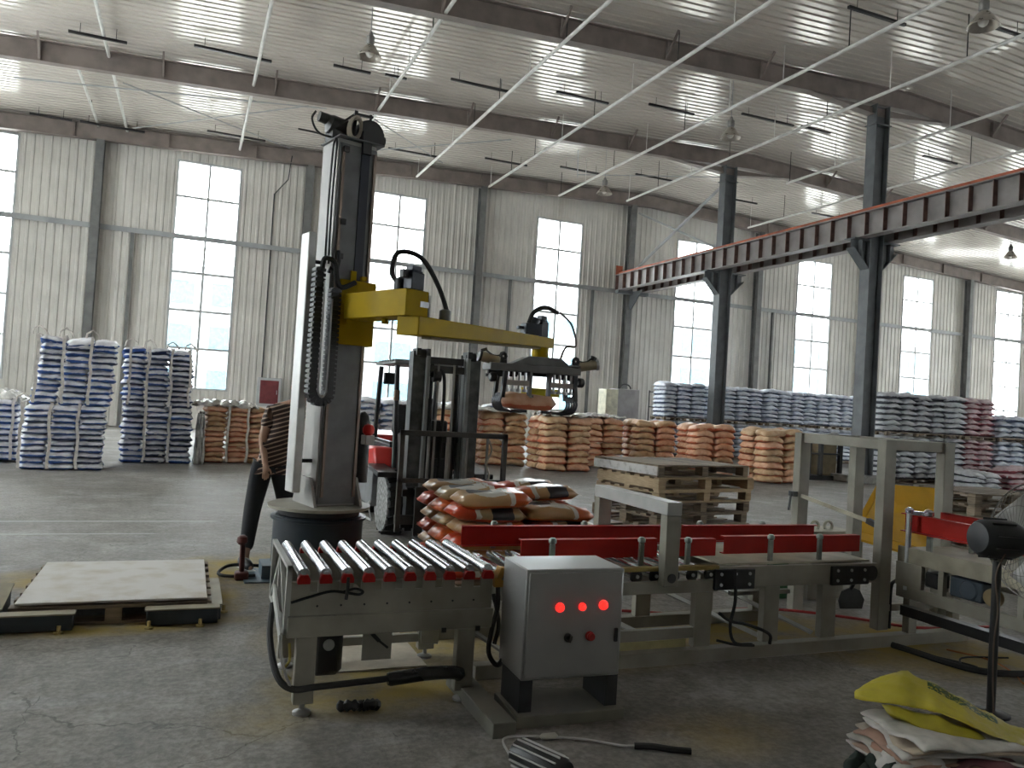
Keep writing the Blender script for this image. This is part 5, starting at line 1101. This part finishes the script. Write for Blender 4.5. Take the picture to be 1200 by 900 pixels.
# finned motor on the floor, cut by the bottom of the view
t = thing('finned_motor', 'black cylinder motor with pale cooling fins lying on the floor in front', 'motor', (1.52, 3.14, 0))
fm = Matrix.Translation((1.50, 3.10, .065)) @ Matrix.Rotation(R(25), 4, 'Z')
MB().lathe(fm @ Vector((0, .13, 0)), [(.03, .0), (.056, 0), (.06, -.02), (.06, -.26), (.05, -.28)], 24, fm.to_3x3() @ Vector((0, 1, 0))).build('motor_barrel', BLK, t)
for k in range(12):
    a = 2*math.pi*k/12+.2
    MB().bar(fm @ Vector((math.cos(a)*.063, -.12, math.sin(a)*.063)), fm @ Vector((math.cos(a)*.063, .12, math.sin(a)*.063)), .006, .008, fm.to_3x3() @ Vector((math.cos(a), 0, math.sin(a)))).build('cooling_fin', BEIGEL, t)

# ================================================================ PEDESTAL FAN
t = thing('pedestal_fan', 'black pedestal fan on a slim pole beside the closing conveyor', 'fan', (4.33, 3.12, 0))
MB().lathe((4.33, 3.12, 0), [(.10, 0), (.10, .012), (.03, .022), (.022, .03)], 18).build('foot_plate', BLK, t)
MB().cyl((4.33, 3.12, .02), (4.33, 3.12, .90), .0235, 12).build('pole', BLK, t)
hd = Vector((4.40, 3.12, .99)); ax = Vector((.974, -.225, -.04)).normalized()
mo = MB().lathe(hd, [(.03, -.20), (.085, -.19), (.105, -.16), (.11, .02), (.09, .07), (.04, .09)], 22, ax).build('motor_housing', mat('fan_motor_black', (.018, .02, .022), .45), t)
for k in range(9): 
    a = 2*math.pi*k/9; q = ax.orthogonal().normalized(); w_ = ax.cross(q); o_ = (q*math.cos(a)+w_*math.sin(a))*.108
    MB().bar(hd+ax*-.15+o_, hd+o_, .008, .02, o_).build('motor_rib', BLK, mo)
MB().bar((4.33, 3.12, .86), (4.38, 3.12, .96), .06, .05).build('tilt_bracket', mat('bracket_olive', (.14, .14, .10), .5), t)
ct = hd + ax*.17; q = ax.orthogonal().normalized(); w_ = ax.cross(q)
MB().lathe(ct - ax*.02, [(.02, -.03), (.05, -.03), (.05, .04), (.02, .05)], 16, ax).build('blade_hub', DRK, t)
for k in range(3):
    a0 = 2*math.pi*k/3; vs = []
    for i in range(6):
        for j in range(2):
            r = .05 + .24*i/5; a = a0 + (.75*(j-.5)*(.6+.5*i/5)); vs.append(ct + (q*math.cos(a)+w_*math.sin(a))*r + ax*(.05*(j-.5)))
    s = MB(); s.add(vs, [(2*i, 2*i+1, 2*i+3, 2*i+2) for i in range(5)]); o = s.build('fan_blade', mat('blade_grey', (.30, .29, .27), .4, .3), t, smooth=180); so = o.modifiers.new('thickness', 'SOLIDIFY'); so.thickness = .004
s = MB()
for dz, rr in ((-.09, .20), (-.05, .29), (0, .335), (.07, .30), (.10, .18)): s.tube([ct + ax*dz + (q*math.cos(6.2832*k/40)+w_*math.sin(6.2832*k/40))*rr for k in range(40)], .0045 if rr > .33 else .002, 5, closed=True)
for k in range(44):
    a = 6.2832*k/44; d_ = q*math.cos(a)+w_*math.sin(a)
    s.tube([ct + ax*-.10 + d_*.09, ct + ax*-.07 + d_*.25, ct + d_*.335, ct + ax*.08 + d_*.27, ct + ax*.11 + d_*.05], .0015, 4, cap=False)
o = s.build('wire_guard', mat('guard_wire', (.16, .15, .13), .4, .5), t); 
MB().tube(spline([hd + Vector((-.08, -.06, -.05)), Vector((4.27, 3.08, .80)), Vector((4.31, 3.09, .6)), Vector((4.29, 3.09, .42)), Vector((4.31, 3.10, .2)), Vector((4.30, 3.08, .02))]), .005, 5).build('power_cord', mat('brown_lead', (.10, .07, .05)), t)
t = thing('rusty_post', 'rusty yellow-brown post standing on the floor behind the fan pole', 'post', (5.35, 3.52, 0))
MB().lathe((5.35, 3.52, 0), [(.055, 0), (.055, .30), (.05, .31)], 16).build('post_body', mat('rusty_ochre', (.30, .17, .05), .7, 0, .3, 8), t)
MB().lathe((5.35, 3.52, .12), [(.058, 0), (.058, .05)], 16).build('post_band', mat('dark_band', (.12, .08, .04), .7), t)
# ================================================================ HEAP OF EMPTY SACKS
FLAT = [((.52, .50, .46), 'crumpled white'), ((.40, .27, .20), 'folded pinkish-brown'), ((.50, .48, .43), 'folded off-white'), ((.42, .24, .17), 'folded reddish-brown'), ((.46, .40, .33), 'folded dirty beige'), ((.36, .22, .16), 'folded dark brown'), ((.55, .53, .50), 'folded pale'), ((.44, .36, .27), 'creased tan')]
def flat_sack(c, rz, w, d, th, mt, seed, label, amp=.012, sag=.0):
    rnd = random.Random(seed); nx, ny = 14, 10; vs = []; p = [rnd.uniform(0, 6.3) for _ in range(5)]
    for j in range(ny+1):
        for i in range(nx+1):
            u, v = 2*i/nx-1, 2*j/ny-1
            z = amp*(math.sin(u*4+p[0])*math.cos(v*3+p[1]) + .6*math.sin(v*8+p[2]+u*2)) - sag*max(0, abs(u)-.5)**1.5 - sag*.7*max(0, abs(v)-.6)**1.5
            vs.append((u*w/2 + .012*math.sin(v*5+p[3]) , v*d/2 + .012*math.sin(u*6+p[4]), z))
    fs = [(j*(nx+1)+i, j*(nx+1)+i+1, (j+1)*(nx+1)+i+1, (j+1)*(nx+1)+i) for j in range(ny) for i in range(nx)]
    o = MB().add(vs, fs).build('empty_sack', mt, local=True, smooth=180); o.location = c; o.rotation_euler = (rnd.uniform(-.04, .04), rnd.uniform(-.05, .05), rz)
    so = o.modifiers.new('thickness', 'SOLIDIFY'); so.thickness = th; so.offset = 0
    return tag(o, label, 'sack', 'empty sacks in the heap')
z = .03
for k in range(9):
    (cl, nm) = FLAT[k % 8]
    flat_sack((3.40+.02*math.sin(k*2.1), 2.72-.008*k, z), R(-18+9*math.sin(k*1.7)), (.66-.012*k), .44, .010, mat('flat_sack_%d' % k, cl, .65, 0, .12, 12, bump=.3, bscale=180), k, '%s empty sack, %s in the heap under the yellow sack' % (nm, ORD[k]), .010, .05); z += .021
o = flat_sack((3.14, 2.62, .105), R(-35), .34, .22, .012, mat('white_torn_sack', (.55, .53, .50), .65, 0, .15, 10), 31, 'torn white sack hanging over the corner of the heap', .03, .35)
o = flat_sack((3.42, 2.46, .14), R(-28), .34, .13, .008, mat('purple_label_sack', (.17, .06, .07), .5, 0, .1, 10), 33, 'dark purple printed sack strip sticking out of the heap', .006, .12)
o = flat_sack((3.62, 2.42, .13), R(-20), .3, .34, .010, mat('white_sack_flap', (.50, .48, .44), .6, 0, .15, 10), 35, 'white sack flap beside the purple strip', .02, .3)
# yellow woven sack thrown over the heap: ridge, open mouth, tail
def yellow_mat():
    m, t, ns, ls, b = nt('yellow_woven_sack')
    tc = ns.new('ShaderNodeTexCoord'); uv = ns.new('ShaderNodeSeparateXYZ'); ls.new(tc.outputs['UV'], uv.inputs[0])
    no = N(ns, 'ShaderNodeTexNoise'); no.inputs['Scale'].default_value = 14; no.inputs['Detail'].default_value = 5; ls.new(tc.outputs['Object'], no.inputs['Vector'])
    c = mixc(ns, ls, no.outputs['Fac'], (.56, .50, .06), (.40, .33, .025))
    g = N(ns, 'ShaderNodeTexNoise'); g.inputs['Scale'].default_value = 70; ls.new(tc.outputs['Object'], g.inputs['Vector'])
    f = math_(ns, ls, 'GREATER_THAN', g.outputs['Fac'], .44)
    for a, op, v in ((uv.outputs[0], 'GREATER_THAN', .34), (uv.outputs[0], 'LESS_THAN', .72), (uv.outputs[1], 'GREATER_THAN', .36), (uv.outputs[1], 'LESS_THAN', .56)): f = math_(ns, ls, 'MULTIPLY', f, math_(ns, ls, op, a, v))
    c = mixc(ns, ls, f, c, (.03, .09, .03)); ls.new(c, b.inputs['Base Color']); b.inputs['Roughness'].default_value = .42
    bp = ns.new('ShaderNodeBump'); bp.inputs['Strength'].default_value = .3; bp.inputs['Distance'].default_value = .01; ls.new(no.outputs['Fac'], bp.inputs['Height']); ls.new(bp.outputs[0], b.inputs['Normal'])
    return m
YS = yellow_mat()
def yellow_sack():
    # control rows: front edge, fold, ridge, back edge -- each sampled from the outer tip to the tail
    rows = [[(3.10, 2.93, .262), (3.22, 2.78, .275), (3.33, 2.68, .275), (3.40, 2.56, .255), (3.50, 2.50, .215), (3.70, 2.50, .15), (3.95, 2.50, .08)],
            [(3.12, 2.95, .275), (3.28, 2.86, .325), (3.40, 2.77, .31), (3.48, 2.65, .275), (3.58, 2.58, .225), (3.76, 2.56, .165), (3.98, 2.55, .10)],
            [(3.15, 2.97, .28), (3.36, 2.93, .36), (3.50, 2.87, .335), (3.58, 2.75, .285), (3.68, 2.67, .23), (3.82, 2.62, .17), (4.02, 2.60, .11)],
            [(3.17, 2.99, .27), (3.42, 2.98, .345), (3.58, 2.95, .30), (3.68, 2.85, .255), (3.78, 2.76, .20), (3.90, 2.68, .14), (4.06, 2.64, .09)],
            [(3.20, 3.02, .24), (3.45, 3.03, .29), (3.64, 3.02, .24), (3.76, 2.94, .19), (3.86, 2.84, .14), (3.98, 2.74, .09), (4.10, 2.68, .06)]]
    L = [spline(r, 5) for r in rows]; cols = list(zip(*L)); G_ = [spline(list(c_), 5) for c_ in cols]
    n, m_ = len(G_), len(G_[0]); rnd = random.Random(2); vs = []
    for i in range(n):
        for j in range(m_):
            w = .010*math.sin(i*1.3+j*.7)*math.sin(j*.9) + rnd.uniform(-.003, .003); p = G_[i][j]; vs.append((p.x, p.y, p.z+w))
    s = MB(); s.add(vs, [(i*m_+j, (i+1)*m_+j, (i+1)*m_+j+1, i*m_+j+1) for i in range(n-1) for j in range(m_-1)])
    r = thing('yellow_sack', 'yellow woven sack with dark green print thrown open over the sack heap', 'sack', (3.5, 2.7, .0))
    o = s.build('upper_panel', YS, r, smooth=180); me = o.data; ul = me.uv_layers.new(name='UVMap')
    for lp in me.loops: i, j = divmod(lp.vertex_index, m_); ul.data[lp.index].uv = (i/(n-1), j/(m_-1))
    so = o.modifiers.new('thickness', 'SOLIDIFY'); so.thickness = .004
    # lower panel sags below the open mouth
    rows2 = [[(3.18, 2.84, .262), (3.30, 2.71, .262), (3.38, 2.60, .245), (3.48, 2.53, .208)], [(3.17, 2.79, .235), (3.27, 2.65, .213), (3.36, 2.55, .203), (3.47, 2.50, .19)], [(3.22, 2.80, .205), (3.28, 2.68, .195), (3.38, 2.58, .187), (3.48, 2.54, .18)]]
    L = [spline(q_, 5) for q_ in rows2]; G2 = [spline(list(c_), 5) for c_ in zip(*L)]; n2, m2 = len(G2), len(G2[0])
    s = MB(); s.add([(p.x, p.y, p.z + .006*math.sin(i*1.1)) for i, row in enumerate(G2) for p in row], [(i*m2+j, (i+1)*m2+j, (i+1)*m2+j+1, i*m2+j+1) for i in range(n2-1) for j in range(m2-1)])
    o2 = s.build('lower_panel', mat('yellow_sack_inside', (.34, .29, .02), .55, 0, .1, 12), r, smooth=180); so = o2.modifiers.new('thickness', 'SOLIDIFY'); so.thickness = .004
yellow_sack()
o = flat_sack((3.80, 2.36, .08), R(-20), .36, .36, .02, mat('dark_green_sack', (.025, .085, .045), .5, 0, .2, 10), 37, 'dark green crumpled sack at the edge of the heap', .05, .25)
o = flat_sack((2.98, 2.70, .04), R(40), .26, .2, .02, mat('dark_teal_net', (.02, .035, .03), .8, 0, .2, 20), 39, 'dark crumpled netting beside the heap', .035, .1)

# ================================================================ WORKER
SKIN = mat('skin', (.36, .21, .14), .55, 0, .05, 12)
def skin_obj(name, joints, edges, m, parent=None, root=0, sub=2):
    me = bpy.data.meshes.new(name); ks = list(joints); ix = {k: i for i, k in enumerate(ks)}
    off = OFF.get(parent.name, (0, 0, 0)) if parent else (0, 0, 0)
    me.from_pydata([tuple(joints[k][0][i]-off[i] for i in range(3)) for k in ks], [(ix[a], ix[b]) for a, b in edges], [])
    o = bpy.data.objects.new(name, me); COL.objects.link(o)
    if parent: o.parent = parent; OFF[o.name] = off
    sm = o.modifiers.new('skin', 'SKIN'); sv = me.skin_vertices[0].data
    for k in ks:
        r = joints[k][1]; r = r if isinstance(r, tuple) else (r, r); sv[ix[k]].radius = r; sv[ix[k]].use_root = (ix[k] == root)
    sm.use_smooth_shade = True; ss = o.modifiers.new('sub', 'SUBSURF'); ss.levels = sub; ss.render_levels = sub
    me.materials.append(m); return o
def striped():
    m, t, ns, ls, b = nt('striped_shirt'); tc = ns.new('ShaderNodeTexCoord'); s = ns.new('ShaderNodeSeparateXYZ'); ls.new(tc.outputs['Object'], s.inputs[0])
    a = math_(ns, ls, 'MULTIPLY_ADD', s.outputs[0], -.35, s.outputs[2]); a = math_(ns, ls, 'MULTIPLY', a, 150.0); a = math_(ns, ls, 'SINE', a); f = math_(ns, ls, 'GREATER_THAN', a, .55)
    c = mixc(ns, ls, f, (.030, .015, .012), (.34, .24, .18)); ls.new(c, b.inputs['Base Color']); b.inputs['Roughness'].default_value = .85; return m
per = thing('person', 'person in dark striped T-shirt and black trousers standing half hidden behind the robot mast', 'person', (.74, 7.75, 0))
yy = 7.72
J = {'pelvis': ((.76, yy, .93), (.13, .10)), 'waist': ((.78, yy, 1.06), (.12, .09)), 'chest': ((.86, yy-.01, 1.28), (.15, .105)), 'upper': ((.92, yy, 1.42), (.12, .085)), 'neck': ((.96, yy, 1.50), .052), 'skull0': ((.98, yy-.01, 1.565), (.062, .07)), 'skull': ((1.0, yy-.015, 1.635), (.078, .092)), 'crown': ((1.01, yy-.01, 1.70), (.06, .07)),
     'hipL': ((.68, yy, .86), .09), 'kneeL': ((.61, yy-.10, .48), .06), 'ankleL': ((.56, yy-.33, .14), .04), 'footL': ((.55, yy-.40, .07), .038), 'toeL': ((.60, yy-.52, .03), .028),
     'hipR': ((.85, yy, .86), .09), 'kneeR': ((.93, yy-.02, .48), .06), 'ankleR': ((.95, yy+.10, .09), .04), 'footR': ((.95, yy+.04, .045), .038), 'toeR': ((.97, yy-.12, .03), .028),
     'shL': ((.74, yy-.02, 1.41), .062), 'elL': ((.66, yy-.06, 1.14), .042), 'wrL': ((.69, yy-.16, .92), .028), 'palmL': ((.70, yy-.19, .86), (.03, .02)),
     'shR': ((1.08, yy, 1.42), .062), 'elR': ((1.16, yy-.05, 1.16), .042), 'wrR': ((1.12, yy-.2, .98), .028), 'palmR': ((1.11, yy-.24, .93), (.03, .02))}
E_ = [('pelvis', 'waist'), ('waist', 'chest'), ('chest', 'upper'), ('upper', 'neck'), ('neck', 'skull0'), ('skull0', 'skull'), ('skull', 'crown'), ('pelvis', 'hipL'), ('hipL', 'kneeL'), ('kneeL', 'ankleL'), ('ankleL', 'footL'), ('footL', 'toeL'),
      ('pelvis', 'hipR'), ('hipR', 'kneeR'), ('kneeR', 'ankleR'), ('ankleR', 'footR'), ('footR', 'toeR'), ('upper', 'shL'), ('shL', 'elL'), ('elL', 'wrL'), ('wrL', 'palmL'), ('upper', 'shR'), ('shR', 'elR'), ('elR', 'wrR'), ('wrR', 'palmR')]
for sd in 'LR':
    p = Vector(J['palm'+sd][0])
    for f, (dx, dy, ln) in enumerate(((-.024, -.004, .055), (-.008, -.012, .068), (.008, -.014, .064), (.022, -.012, .05))):
        a, b_ = 'f%s%da' % (sd, f), 'f%s%db' % (sd, f)
        J[a] = (tuple(p + Vector((dx, dy, -.028-ln*.4))), .010); J[b_] = (tuple(p + Vector((dx*.9, dy+.018, -.03-ln))), .008); E_ += [('palm'+sd, a), (a, b_)]
    J['t%sa' % sd] = (tuple(p + Vector((.034, -.012, -.0))), .011); J['t%sb' % sd] = (tuple(p + Vector((.045, -.022, -.035))), .009); E_ += [('palm'+sd, 't%sa' % sd), ('t%sa' % sd, 't%sb' % sd)]
skin_obj('body', J, E_, SKIN, per)
def pick(ks, g, over={}): return {k: (over.get(k, J[k][0]), tuple(x+g for x in (J[k][1] if isinstance(J[k][1], tuple) else (J[k][1],)*2))) for k in ks}
hemL = tuple(Vector(J['shL'][0]).lerp(Vector(J['elL'][0]), .72)); hemR = tuple(Vector(J['shR'][0]).lerp(Vector(J['elR'][0]), .72))
Sh = pick(['waist', 'chest', 'upper', 'shL', 'shR'], .022); Sh['pelvis'] = ((.765, yy, .95), (.16, .125)); Sh['hem'] = ((.765, yy, .82), (.15, .12)); Sh['hl'] = (hemL, .062); Sh['hr'] = (hemR, .062); Sh = {k: Sh[k] for k in ['pelvis', 'hem', 'waist', 'chest', 'upper', 'shL', 'hl', 'shR', 'hr']}
skin_obj('shirt', Sh, [('pelvis', 'hem'), ('pelvis', 'waist'), ('waist', 'chest'), ('chest', 'upper'), ('upper', 'shL'), ('shL', 'hl'), ('upper', 'shR'), ('shR', 'hr')], striped(), per)
Tr = pick(['pelvis', 'hipL', 'kneeL', 'ankleL', 'hipR', 'kneeR', 'ankleR'], .024)
Tr['pelvis'] = ((.765, yy, .99), (.148, .115)); skin_obj('trousers', Tr, [('pelvis', 'hipL'), ('hipL', 'kneeL'), ('kneeL', 'ankleL'), ('pelvis', 'hipR'), ('hipR', 'kneeR'), ('kneeR', 'ankleR')], mat('black_cloth', (.009, .010, .013), .85, 0, .2, 12), per)
for sd in 'LR':
    q_ = pick(['ankle'+sd, 'foot'+sd, 'toe'+sd], .012); o = skin_obj('shoe', {k: v for k, v in q_.items() if k[0] != 'a'} | {'heel': (tuple(Vector(J['foot'+sd][0])+Vector((-.02, .06, -.0))), .046)}, [('heel', 'foot'+sd), ('foot'+sd, 'toe'+sd)], mat('dark_shoe', (.03, .03, .032), .5), per)
    p = Vector(J['foot'+sd][0]); tt = Vector(J['toe'+sd][0]); s = MB(); s.bar(p + Vector((-.02, .08, -.045 if sd == 'R' else -.055)), tt + Vector((.005, -.03, -.022)), .085, .016); s.build('sole', mat('pale_sole', (.45, .45, .44), .6), o, bevel=.006)
hc = Vector(J['skull'][0])
s = MB(); s.lathe(hc + Vector((.0, .012, -.02)), [(.088, 0), (.098, .05), (.088, .10), (.055, .135), (.01, .147)], 18); s.build('hair', mat('black_hair', (.012, .010, .009), .6), per)
for sx in (-.03, .03):
    e = MB().lathe(hc + Vector((sx, -.088, -.005)), [(.002, -.012), (.010, -.008), (.012, 0), (.010, .008), (.002, .012)], 10).build('eye', mat('eye_white', (.7, .68, .65), .3), per)
    MB().lathe(hc + Vector((sx, -.098, -.005)), [(.002, 0), (.006, .001), (.001, .004)], 8, (0, -1, 0)).build('iris', mat('dark_iris', (.02, .012, .008), .2), e)
    MB().lathe(hc + Vector((sx*3.0, .005, -.01)), [(.006, -.03), (.014, -.02), (.018, .008), (.012, .028), (.004, .032)], 10).build('ear', SKIN, per)
s = MB(); s.add([hc+Vector(v) for v in ((-.008, -.09, .0), (.008, -.09, .0), (-.018, -.088, -.04), (.018, -.088, -.04), (0, -.118, -.036))], [(0, 1, 4), (0, 4, 2), (1, 3, 4), (2, 4, 3), (0, 2, 3, 1)]); s.build('nose', SKIN, per)
s = MB(); s.tube([hc+Vector((-.025, -.083, -.065)), hc+Vector((0, -.09, -.062)), hc+Vector((.025, -.083, -.065))], [.003, .006, .003], 6); s.build('mouth', mat('lips', (.30, .12, .10), .5), per)

# ================================================================ ITEMS AT THE BACK
t = thing('grey_cabinet', 'pale grey cabinet with a cream side panel at the foot of the crane column wall', 'cabinet', (16.0, 27.6, 0))
MB().box(15.75, 16.75, 27.4, 28.1, 0, 2.45).build('cabinet_body', mat('cabinet_grey', (.33, .31, .30), .5, 0, .1, 3), t, bevel=.02)
MB().box(15.2, 15.75, 27.35, 28.0, 0, 2.40).build('side_panel', mat('cream_panel', (.60, .57, .43), .5), t, bevel=.02)
s = MB(); s.tube(arc((16.25, 27.7, 2.45), .25, 0, math.pi, 10, (1, 0, 0), (0, 0, .8)), .03, 6); s.build('top_handle', BLK, t)
t = thing('gas_cylinder_trolley', 'thin dark trolley frame between grey cabinet and pale sacks', 'trolley', (17.0, 27.0, 0))
s = MB()
for x in (16.95, 17.25): s.cyl((x, 27.0, .05), (x, 27.0, 2.45), .025, 6)
s.build('upright', DRK, t)
MB().box(16.9, 17.3, 26.9, 27.2, 0, .1).build('base', DRK, t)
for z in (.6, 1.2, 1.8, 2.4): MB().cyl((16.95, 27.0, z), (17.25, 27.0, z), .02, 6).build('rung', DRK, t)
t = thing('dark_cage', 'dark steel cage holding a brown crate before the plinth of the crane column', 'cage', (16.45, 17.3, 0))
MB().box(15.85, 17.05, 16.95, 17.75, 0, .12).build('cage_base', BLK, t)
for x in (15.88, 16.3, 17.0):
    MB().box(x-.05, x+.05, 16.95, 17.05, .12, 1.2).build('cage_post', BLK, t)
MB().box(15.85, 17.05, 17.65, 17.75, .12, 1.2).build('cage_back', DRK, t)
MB().box(15.85, 17.05, 16.96, 17.02, .70, .75).build('cage_rail', BLK, t)
MB().box(16.36, 16.94, 17.06, 17.5, .13, .98).build('crate', mat('brown_crate', (.20, .16, .09), .7), t, bevel=.01)
s = MB(); s.tube(arc((16.75, 17.0, 1.15), .26, 0, math.pi, 12, (1, 0, 0), (0, 0, .65)), .03, 6); s.build('cage_handle', BEIGEL, t)
t = thing('white_machine', 'small cream mechanical fitting on the floor behind the square frame', 'fitting', (5.45, 5.62, 0))
MB().box(5.2, 5.75, 5.5, 5.8, .56, .62).build('fitting_plate', mat('dusty_beige', (.30, .275, .205)), t)
MB().box(5.25, 5.7, 5.55, 5.75, 0, .56).build('fitting_pedestal', BEIGE, t)
for x in (5.36, 5.52): MB().tube(arc((x, 5.62, .65), .045, 0, 6.2832, 12, (1, 0, 0), (0, 0, 1))[:-1], .014, 6, closed=True).build('ring_lug', mat('cream_lug', (.5, .48, .38), .5), t)
